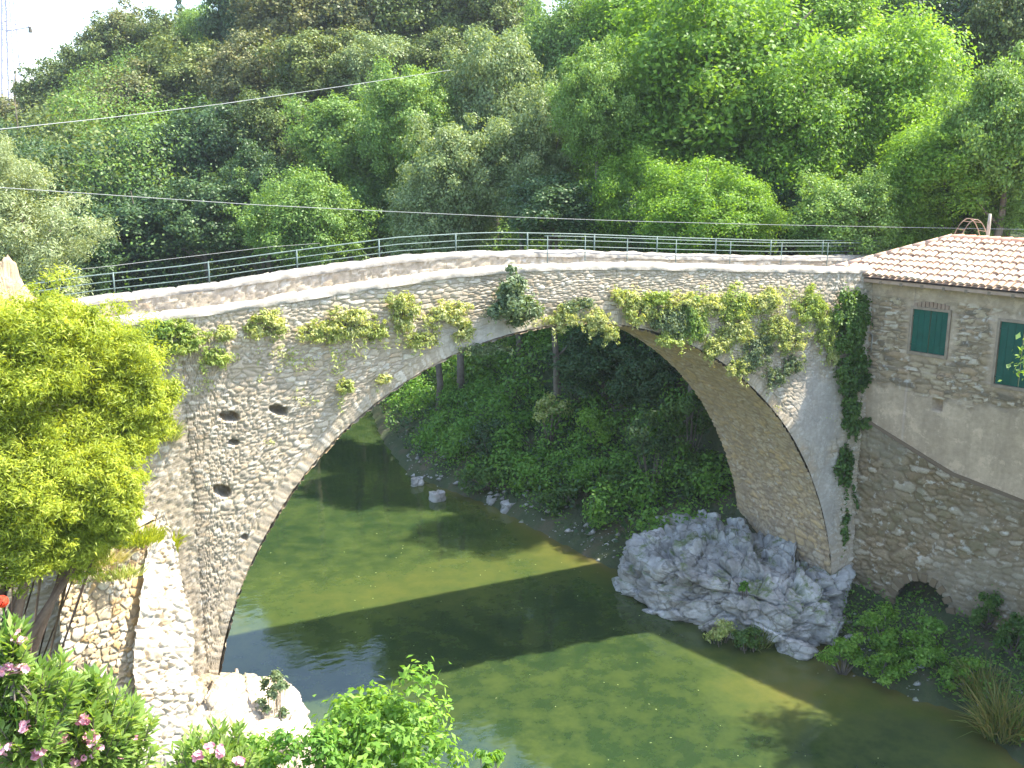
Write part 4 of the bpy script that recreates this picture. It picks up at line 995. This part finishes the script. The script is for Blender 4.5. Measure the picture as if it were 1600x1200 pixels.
WP += [
 (905, 478, 30, 14, 'greybush', 'sparse grey growth above the bleached clumps', 500),
 (975, 465, 26, 14, 'yellowish', 'thin pale growth high above the arch crown', 450),
 (1025, 468, 30, 16, 'limeweed', 'lime fringe above the haunch clumps', 600),
 (1068, 470, 34, 18, 'yellowish', 'creamy growth below the parapet right of the crown', 700),
 (1110, 478, 30, 22, 'yellowish', 'creamy tuft left of the high lime clump', 700),
 (1150, 520, 34, 24, 'yellowish', 'creamy growth in the middle of the right haunch', 900),
 (1240, 530, 34, 26, 'yellowish', 'pale growth left of the long lime trail', 800),
 (1155, 575, 26, 16, 'yellowish', 'sunbleached tips just above the arch ring on the right', 500),
 (1210, 590, 22, 18, 'greybush', 'last thin growth on the right before the shaded wall', 400),
 (1050, 530, 30, 16, 'limeweed', 'lime fringe hanging over the soffit start', 600),
 (490, 520, 22, 16, 'yellowish', 'pale wisps left of the wide yellow clump', 300),
 (590, 520, 18, 16, 'yellowish', 'pale wisps right of the wide yellow clump', 300),
 (660, 530, 26, 16, 'yellowish', 'faded wisps below the tall yellow tuft', 350),
 (725, 515, 18, 20, 'yellowish', 'faded wisps left of the big grey bush', 350),
 (250, 515, 20, 14, 'oleander', 'dull green wisps above the lime clump', 350),
]
for (px, py, a, b_, mt, lab, n) in WP: wall_plant(px, py, a, b_, mt, lab, n=n)
IV = [(1328, 505, 44, 66, 'large dark ivy mass in the corner of bridge and house', 3800), (1335, 585, 40, 42, 'ivy patch on the house corner below the window height', 1400),
      (1330, 640, 18, 44, 'narrow ivy strand halfway down the corner', 900), (1345, 665, 26, 14, 'sideways ivy spray where the plaster ends', 500),
      (1318, 730, 20, 56, 'thin ivy strand on the lower right pier', 900), (1315, 830, 16, 50, 'last sparse ivy strand above the grey rock', 500)]
for i, (px, py, a, b_, lab, n) in enumerate(IV): wall_plant(px, py, a, b_, 'ivy', lab, y=-.22, n=n, L=.10, Wd=.075, name='ivy', group='ivy in the corner by the house', thick=.24, seed=300 + i)

# left yellow-green tree ----------------------------------------------------
def mimosa():
    base = np.array([-13.6, -3.0, gz(-13.6, -3.0)]); e = empty('mimosa_tree', base, 'dense rounded yellow green tree in front of the bridge left end', 'tree')
    g = np.random.default_rng(12); Ps = []; Ns = []
    lobes = [(20, 560, 115, 105), (150, 570, 95, 90), (20, 850, 90, 60), (-40, 780, 90, 90), (120, 840, 70, 50), (80, 760, 80, 60), (140, 700, 70, 60), (170, 800, 50, 40), (215, 640, 62, 70), (110, 690, 115, 90), (20, 760, 100, 90), (90, 800, 85, 70), (160, 760, 60, 60), (-60, 680, 90, 130), (70, 520, 80, 50)]
    bl = []
    dist0 = math.hypot(base[0] - CAM[0], base[1] - CAM[1])
    for i, (px, py, rx, ry) in enumerate(lobes):
        dd = dist0 + g.uniform(-1.0, .6); c = at(px, py, dd); m = dd / F_PX; P_, N_, bc, b2 = crown_points(260, 34000, rad=(rx * m * 1.12, rx * m, ry * m * 1.12), blob=(.09, .28), low=-1, seed=50 + i, shell=.2)
        Ps.append(P_ + c); Ns.append(N_); bl.append(c)
    P_ = np.vstack(Ps); N_ = np.vstack(Ns); n = len(P_)
    o = leaf_mesh('crown', P_ - base, N_, .085 * g.uniform(.6, 1.5, n), .020 * g.uniform(.7, 1.3, n), M['mimosa'], e, droop=.25)
    mb = MB()
    for k in range(9):
        s0 = np.array([g.uniform(-.6, 1.0), g.uniform(-.4, .4), 0]); tgt = bl[k % len(bl)] - base; mid = s0 * 1.2 + np.array([g.uniform(-.3, .3), 0, tgt[2] * .45])
        mb.tube([s0, mid * .6 + s0 * .4, mid, tgt], [.16, .12, .09, .04], 7)
    mb.build('trunk', M['barkr'], e, True)
mimosa()

# dry grass on the buttress ledge
def tuft(name, c, rad, n, L, mat, label, cat='plant', group=None, seed=0, wid=.012, base=None):
    g = np.random.default_rng(seed); c = np.array(c, float); a = g.random(n) * 6.283; r = g.random(n) ** .6
    P0 = np.stack([np.cos(a) * r * rad[0], np.sin(a) * r * rad[1], g.random(n) * rad[2]], -1); lean = np.stack([np.cos(a), np.sin(a), 0 * a], -1) * (r * .55)[:, None] + g.normal(size=(n, 3)) * .22 + np.array([0, 0, 1.0])
    t = nrm(lean); LL = (L * g.uniform(.5, 1.3, n))[:, None]; b = nrm(np.cross(t, g.normal(size=(n, 3)))); w = wid
    m1 = P0 + t * LL * .55; t2 = nrm(t + np.array([0, 0, -.5])); tip = m1 + t2 * LL * .5
    V = np.stack([P0 - b * w, P0 + b * w, m1 + b * w * .9, m1 - b * w * .9, tip + b * w * .1, tip - b * w * .1], 1).reshape(-1, 3)
    i = np.arange(n)[:, None] * 6; F = np.concatenate([i + np.array([[0, 1, 2, 3]]), i + np.array([[3, 2, 4, 5]])])
    o = mesh(name, V, F, M[mat]); o.location = c; return tag(o, label, cat, group)
GR = 'grass tufts on the buttress'
tuft('grass_tuft', on_y(215, 850, -.5), (.5, .35, .1), 700, .28, 'mimosa', 'yellow green grass on the top of the buttress', group=GR, seed=1)
tuft('grass_tuft', on_y(150, 885, -1.0), (.6, .25, .1), 500, .22, 'drygrass', 'dry straw coloured grass along the buttress ledge', group=GR, seed=2)
tuft('grass_tuft', on_y(190, 905, -1.15), (.45, .12, .1), 260, .2, 'yellowish', 'drooping dry grass on the buttress front', group=GR, seed=3)
tuft('grass_tuft', on_y(268, 865, -.12), (.16, .1, .25), 260, .35, 'mimosa', 'small green tuft right of the white sloping strip', group=GR, seed=4)
tuft('grass_tuft', on_y(262, 690, -.12), (.25, .1, .2), 300, .3, 'yellowish', 'pale tuft on the wall just right of the yellow tree', group=GR, seed=5)

# foreground shrubs -------------------------------------------------------
def leafy_bush(name, px, py, dist, rx, ry, mat, label, n, L, Wd, seed, blobs=30, cat='bush', **k):
    c = at(px, py, dist); m = dist / F_PX * 1.05; b = (c[0], c[1], min(gz(c[0], c[1]), c[2] - .3))
    return shrub(name, c, (rx * m, rx * m, ry * m), mat, label, n=n, L=L, Wd=Wd, cat=cat, seed=seed, base=b, blobs=blobs, blob=(.16, .32), **k)
leafy_bush('leafy_bush', 600, 1175, 12.5, 135, 150, 'bright', 'bright green leafy bush at the water edge in the lower middle', 7000, .115, .06, 61, blobs=60, low=-.6)
leafy_bush('leafy_bush', 500, 1200, 12.0, 90, 75, 'fresh', 'darker green bush left of the bright leafy bush', 2600, .09, .045, 62)
leafy_bush('leafy_bush', 395, 1195, 12.5, 70, 60, 'bright', 'low light green bush below the white rock', 1800, .085, .045, 63)
leafy_bush('rock_shrub', 430, 1085, 19.5, 32, 42, 'greybush', 'small grey green shrub on the right side of the white rock', 1000, .09, .05, 64, blobs=14)
leafy_bush('sapling', 775, 1195, 11.5, 40, 26, 'bright', 'thin bright sapling tips right of the bright bush', 260, .10, .05, 65, blobs=12)

def oleander(px, py, dist, rx, ry, label, n_st, seed, flowers, group='oleanders in front'):
    g = np.random.default_rng(seed); c = at(px, py, dist); m = dist / F_PX * 1.05; rad = np.array([rx * m, rx * m * .8, ry * m]); base = np.array([c[0], c[1], min(gz(c[0], c[1]), c[2] - rad[2])])
    e = empty('oleander', base, label, 'shrub', group)
    d = nrm(g.normal(size=(n_st, 3)) + np.array([0, -.2, .5])); r = g.random(n_st) ** .35; tips = c + d * r[:, None] * rad
    C = []; Nn = []; T_ = []
    mb = MB()
    for i, tp in enumerate(tips):
        ax_ = nrm(d[i] * .6 + np.array([0, 0, 1.0])); k = 26; st = tp - ax_ * .34
        mb.tube([st - base - ax_ * .08, tp - base], [.007, .003], 4)
        w = g.random(k); a = g.random(k) * 6.283; s1 = nrm(np.cross(ax_, [1, .3, .2])); s2 = np.cross(ax_, s1)
        out = np.cos(a)[:, None] * s1 + np.sin(a)[:, None] * s2
        T_.append(nrm(out * (.5 + .5 * (1 - w))[:, None] + ax_ * (.5 + .5 * w)[:, None])); C.append(st + ax_ * (w * .34)[:, None])
    C = np.vstack(C); T_ = np.vstack(T_); n = len(C); L = .13 * g.uniform(.6, 1.3, (n, 1)) ; Wd = .017
    b = nrm(np.cross(T_, g.normal(size=(n, 3)) * .3 + np.array([0, 0, 1.0]))); dn = np.array([0, 0, -.15])
    V = np.stack([C, C + T_ * L * .45 + b * Wd, C + (T_ + dn) * L, C + T_ * L * .45 - b * Wd], 1).reshape(-1, 3) - base
    mesh('leaves', V, np.arange(4 * n).reshape(n, 4), M['oleander'], e)
    mb.build('stems', M['bark'], e)
    # flowers: clusters of five-petal blooms
    fc = []; fN = []
    for (fx, fy, k) in flowers:
        fc = []; fN = []; q0 = at(fx, fy, dist - rad[1] * .75)
        for _ in range(2 * k):
            q = q0 + g.normal(size=3) * .022; up = nrm(g.normal(size=3) * .5 + (CAM - q) * .08 + np.array([0, 0, .6])); s1 = nrm(np.cross(up, g.normal(size=3))); s2 = np.cross(up, s1)
            for w in range(5):
                a = w * 1.2566; o = math.cos(a) * s1 + math.sin(a) * s2; fc.append(q + o * .014); fN.append(nrm(up + o * -.3)); 
        fc = np.array(fc); fN = np.array(fN); mesh('flower_cluster', (leaf_quads(fc, fN, .036, .030)[0] - base), np.arange(4 * len(fc)).reshape(-1, 4), M['pink'], e)
    return e
oleander(40, 1110, 7.2, 75, 110, 'tall pink flowering oleander at the lower left corner', 120, 71, [(25, 1000, 5), (10, 1050, 4), (60, 1175, 8), (5, 1170, 4), (40, 1130, 3)])
oleander(130, 1130, 7.8, 85, 80, 'pink flowering oleander right of the corner one', 130, 72, [(130, 1125, 8), (140, 1155, 10), (70, 1170, 6), (150, 1170, 6), (95, 1155, 6), (120, 1190, 6)])
oleander(195, 1150, 8.6, 55, 62, 'small oleander with one deep pink bloom before the buttress', 70, 73, [(200, 1158, 6), (185, 1185, 3)])
oleander(330, 1185, 9.0, 85, 48, 'low oleander with pink blooms below the pale rock', 90, 74, [(345, 1175, 8), (310, 1180, 7), (375, 1190, 7), (330, 1165, 4)])
oleander(15, 1010, 7.0, 40, 40, 'oleander sprig rising at the left edge under the red flower', 26, 75, [(8, 1046, 3), (30, 1048, 4)])
# red flower
def red_flower():
    c = at(3, 940, 7.0); g = np.random.default_rng(3); base = c + np.array([0, 0, -.75]); e = empty('red_flower', base, 'single orange red flower on a tall stalk at the left edge', 'flower')
    d = nrm(g.normal(size=(60, 3)) + np.array([0, 0, .3])); mesh('petals', leaf_quads(c - base + d * .035, d, .05, .035)[0], np.arange(240).reshape(60, 4), M['red'], e)
    mb = MB(); mb.tube([(0, 0, -.2), (.01, 0, .4), c - base], [.008, .006, .004], 5); mb.build('stalk', M['fresh'], e)
red_flower()

# plants at the river right side ------------------------------------------
def bank_plant(name, px, py, z, rx, ry, mat, label, n, L, Wd, seed, cat='plant', group='plants along the river bank', blobs=16, **k):
    p = on_z(px, py, z); dist = math.hypot(p[0] - CAM[0], p[1] - CAM[1]); m = dist / F_PX * 1.05
    return shrub(name, p, (rx * m, rx * m * .8, ry * m), mat, label, n=n, L=L, Wd=Wd, cat=cat, group=group, seed=seed, blobs=blobs, base=(p[0], p[1], min(gz(p[0], p[1]), p[2] - .1)), blob=(.2, .4), **k)
BP = [
 (1320, 1015, .2, 42, 30, 'bright', 'green nettle clump at the left end of the shaded bank', 1500),
 (1380, 985, .4, 40, 44, 'bright', 'tallest bright clump left of the arched drain', 2000),
 (1440, 1020, .2, 45, 36, 'bright', 'wide green clump just below the arched drain', 2000),
 (1500, 1050, .1, 42, 32, 'bright', 'green clump lower on the bank right of the drain', 1600),
 (1380, 1045, -.1, 50, 24, 'bright', 'low green plants at the water edge before the drain', 1500),
 (1455, 980, .7, 26, 18, 'fresh', 'small seedlings in front of the drain mouth', 500),
 (1545, 955, 1.0, 34, 40, 'ivy', 'dark bush against the wall near the picture right edge', 1600),
 (1585, 1000, .8, 34, 46, 'ivy', 'shadowed bush hanging at the far right of the bank', 1600),
 (1595, 870, 2.2, 14, 24, 'ivy', 'dark tuft on the wall at the right edge', 400),
 (1125, 985, -.1, 30, 22, 'yellowish', 'pale blossoming plant on the lip of the grey rock', 500),
 (1170, 995, -.1, 30, 22, 'ivy', 'grassy green plant at the foot of the grey rock', 800),
 (1075, 850, 1.1, 8, 12, 'fresh', 'tiny fern in a crack of the grey rock', 160),
 (1165, 915, 1.0, 10, 14, 'fresh', 'small moss plant in the middle of the grey rock', 200),
 (1010, 820, .6, 22, 22, 'fresh', 'bright plant behind the tip of the grey rock', 600),
 (960, 825, .1, 14, 16, 'fresh', 'sunlit sprig left of the grey rock tip', 300),
]
for i, (px, py, z, a, b_, mt, lab, n) in enumerate(BP): bank_plant('bank_plant', px, py, z, a, b_, mt, lab, int(n * 1.7), .095, .055, 400 + i)
BP2 = [  # brighter leaf colours among these stand in for sunflecks on the bank
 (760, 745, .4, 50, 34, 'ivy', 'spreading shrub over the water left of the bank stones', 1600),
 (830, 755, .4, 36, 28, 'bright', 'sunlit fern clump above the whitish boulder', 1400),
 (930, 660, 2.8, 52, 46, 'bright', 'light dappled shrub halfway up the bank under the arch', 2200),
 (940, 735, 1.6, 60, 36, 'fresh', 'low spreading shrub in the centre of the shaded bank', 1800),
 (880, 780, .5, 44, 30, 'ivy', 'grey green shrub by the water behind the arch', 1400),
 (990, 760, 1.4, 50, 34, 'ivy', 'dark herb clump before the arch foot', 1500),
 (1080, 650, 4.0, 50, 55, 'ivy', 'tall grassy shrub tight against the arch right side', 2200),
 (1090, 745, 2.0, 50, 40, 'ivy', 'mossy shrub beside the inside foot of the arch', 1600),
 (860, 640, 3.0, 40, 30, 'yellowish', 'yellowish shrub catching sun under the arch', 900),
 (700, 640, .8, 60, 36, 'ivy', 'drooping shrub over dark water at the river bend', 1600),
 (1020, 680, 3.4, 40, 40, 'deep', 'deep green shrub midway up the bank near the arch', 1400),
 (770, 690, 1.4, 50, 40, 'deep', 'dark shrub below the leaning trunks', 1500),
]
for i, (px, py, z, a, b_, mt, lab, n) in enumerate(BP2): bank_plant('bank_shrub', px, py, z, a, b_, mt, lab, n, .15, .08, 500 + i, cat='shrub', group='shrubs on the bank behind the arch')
tuft('reed_clump', on_z(1565, 1150, -.4), (.5, .5, .1), 420, 1.1, 'reed', 'tall reeds at the water in the lower right corner', 'reeds', seed=8, wid=.014)
tuft('reed_clump', on_z(1535, 1090, -.3), (.4, .4, .1), 260, .8, 'reed', 'shorter reeds above the corner reeds', 'reeds', seed=9, wid=.014)
tuft('reed_clump', on_z(1185, 1010, -.45), (.45, .3, .1), 220, .55, 'reed', 'thin grassy reeds under the grey rock', 'reeds', seed=10, wid=.010)

# leaning trunks behind the arch
TR = [(742, 690, 700, 590, .10, 'long leaning pale trunk nearest the dark water'), (752, 672, 722, 580, .06, 'thin leaning trunk just behind the pale one'),
      (770, 655, 752, 575, .07, 'upright brown trunk in the middle of the cluster'), (785, 650, 776, 570, .08, 'reddish upright trunk at the right of the cluster'), (700, 660, 672, 600, .05, 'slender trunk leaning over the dark river bend')]
for i, (x0, y0, x1, y1, r_, lab) in enumerate(TR):
    d_ = 52.0; a = at(x0, y0 + 12, d_); b_ = at(x1, y1, d_); mb = MB(); mid = (b_ - a) * .5 + np.array([.15, 0, .1]); up_ = (b_ - a) * 1.35 + np.array([0, 0, .4])
    mb.tube([(0, 0, -1.5), (0, 0, 0), mid, b_ - a, up_], [r_ * 1.3, r_ * 1.2, r_, r_ * .9, r_ * .5], 7)
    o = mb.build('bare_trunk', M['barkr'], None, True); o.location = a; tag(o, lab, 'tree trunk', 'leaning trunks behind the arch')

# ------------------------------------------------------------------ cables, pylon, small things
def cable(name, pts, r_, label):
    P_ = [at(*p) for p in pts]; out = []
    P_ = np.array(P_); t = np.linspace(0, len(P_) - 1, 60)
    for k in range(3): out.append(np.interp(t, np.arange(len(P_)), P_[:, k]))
    P_ = np.array(out).T; mb = MB(); mb.tube(P_ - P_[0], r_, 6); o = mb.build(name, M['cable'], None, True); o.location = P_[0]; return tag(o, label, 'cable', 'overhead cables')
cable('overhead_cable', [(-120, 212, 24), (0, 202, 26), (170, 184, 29), (350, 162, 32), (520, 137, 36), (640, 119, 42), (700, 110, 52), (740, 106, 66)], .011, 'upper cable rising across the wooded hill')
cable('overhead_cable', [(-100, 286, 22), (45, 296, 23), (220, 308, 24), (400, 320, 25), (600, 330, 26.5), (800, 339, 28), (1000, 346, 30), (1200, 351, 32), (1400, 355, 34), (1700, 360, 37)], .008, 'lower cable running level just above the bridge railing')
cable('overhead_cable', [(-40, 440, 32), (60, 427, 34), (162, 417, 36), (337, 396, 40), (420, 386, 43), (500, 380, 46)], .009, 'thin cable behind the left part of the railing')

def pylon():
    d_ = 190; base = at(20, 170, d_); top = at(7, -120, d_); e = empty('pylon', (base[0], base[1], gz(base[0], base[1])), 'tall steel lattice power pylon on the left skyline', 'pylon'); L = np.array(e.location); mpp = d_ / F_PX
    mb = MB(); H = top - base; lv = np.linspace(0, 1, 12)
    def corner(t, i, j): w = (10 - 7.5 * t) * mpp; c = base + H * t; return c + RGT * w * i + FWD * w * j
    for i in (-1, 1):
        for j in (-1, 1): mb.tube([corner(t, i, j) for t in lv], .13, 4); mb.tube([corner(0, i, j) - np.array([0, 0, 14]), corner(0, i, j)], .15, 4)
    mb.build('tower_legs', M['metal'], e).location = -L
    mb = MB()
    for a, b_ in zip(lv[:-1], lv[1:]):
        for (i, j, k, l) in ((-1, -1, 1, -1), (-1, 1, 1, 1), (-1, -1, -1, 1), (1, -1, 1, 1)):
            mb.tube([corner(a, i, j), corner(b_, k, l)], .05, 4); mb.tube([corner(a, k, l), corner(b_, i, j)], .05, 4); mb.tube([corner(a, i, j), corner(a, k, l)], .05, 4)
    mb.build('lattice', M['metal'], e).location = -L
    mb = MB()
    for yy in (42, -60):
        c = at(14, yy, d_)
        for s in (-1, 1):
            tip = c + RGT * s * 30 * mpp; mb.tube([c + np.array([0, 0, 1.0]), tip], .10, 4); mb.tube([c - np.array([0, 0, .6]), tip], .10, 4)
    mb.build('cross_arm', M['metal'], e).location = -L
    mb = MB()
    for s in (-1, 1):
        tip = at(14, 42, d_) + RGT * s * 28 * mpp; mb.tube([tip, tip - np.array([0, 0, .9])], [.25, .4], 6)
    mb.build('insulator', M['dark'], e).location = -L
pylon()

def garden_frame():   # rusty arched frame with a pale post behind the roof
    d_ = 33.0; c = at(1522, 372, d_); e = empty('garden_arch', (c[0], c[1], 9.4), 'rusty wire garden arch behind the roof peak', 'garden arch'); L = np.array(e.location)
    for off in (0, .5):
        mb = MB(); mb.tube([c + RGT * (.55 * math.cos(a)) + FWD * off + np.array([0, 0, -1.2 + 1.75 * math.sin(a)]) for a in np.linspace(0, math.pi, 18)], .012, 5); mb.build('hoop', M['gutter'], e, True).location = -L
    mb = MB()
    for a in np.linspace(.3, 2.8, 9): p = c + RGT * (.55 * math.cos(a)) + np.array([0, 0, -1.2 + 1.75 * math.sin(a)]); mb.tube([p, p + FWD * .5], .01, 4)
    mb.build('cross_wires', M['gutter'], e).location = -L
    c = at(1543, 372, d_ - .6); mb = MB(); mb.tube([(0, 0, -.4), (0, 0, 1.0), (0, 0, 1.3)], [.05, .05, .04], 8); o = mb.build('white_post', M['coping'], None, True); o.location = (c[0], c[1], c[2] - .6); tag(o, 'short white post beside the garden arch behind the roof', 'post')
garden_frame()

# brown masonry pier end at the left edge of the road
def left_pier():
    c = at(15, 452, 22.0); e = empty('wall_end', (c[0], c[1], 9.0), 'broken brown wall end at the left edge above the yellow tree', 'wall'); L = np.array(e.location)
    o = rock('stonework', [(c[0] + 1.0, c[1] - .3), (c[0] + .8, c[1] + .5), (c[0] - 1.2, c[1] + .6), (c[0] - 1.4, c[1] - .5), (c[0] + .2, c[1] - .7)], (c[0] - .2, c[1]), c[2] + .45, 'butt', None, 3, rough=.30, zb=8.0, cell=2.4)
    for k in ('label', 'category'):
        if k in o: del o[k]
    o.parent = e; o.location = (c[0] - .2 - L[0], c[1] - L[1], -L[2])
left_pier()

# floating petals on the water
def petals():
    g = np.random.default_rng(4); n = 150; X = g.uniform(-6, 8, n); Y = g.uniform(-9, 12, n); m = river_sd(X, Y) < -.4; X, Y = X[m], Y[m]
    C = np.stack([X, Y, X * 0 + WZ + .008], -1); o = mesh('floating_petals', leaf_quads(C, np.tile([0, 0, 1.0], (len(C), 1)), g.uniform(.03, .07, len(C)), g.uniform(.02, .05, len(C)))[0], np.arange(4 * len(C)).reshape(-1, 4), M['willow'])
    tag(o, 'tiny pale petals floating on the river', None, None, 'stuff')
petals()

def haze():
    mb = MB(); mb.box((-15, 60, 20), (1, 0, 0), (0, 1, 0), (0, 0, 1), 700, 600, 60); m, n, out = mat_base('valley_haze'); v = n.nodes.new('ShaderNodeVolumePrincipled')
    v.inputs['Density'].default_value = .0003; v.inputs['Color'].default_value = (.85, .93, 1, 1); v.inputs['Anisotropy'].default_value = .2
    n.links.new(v.outputs[0], out.inputs[1]); tag(mb.build('haze', m), 'faint bright haze over the valley', None, None, 'stuff')
haze()
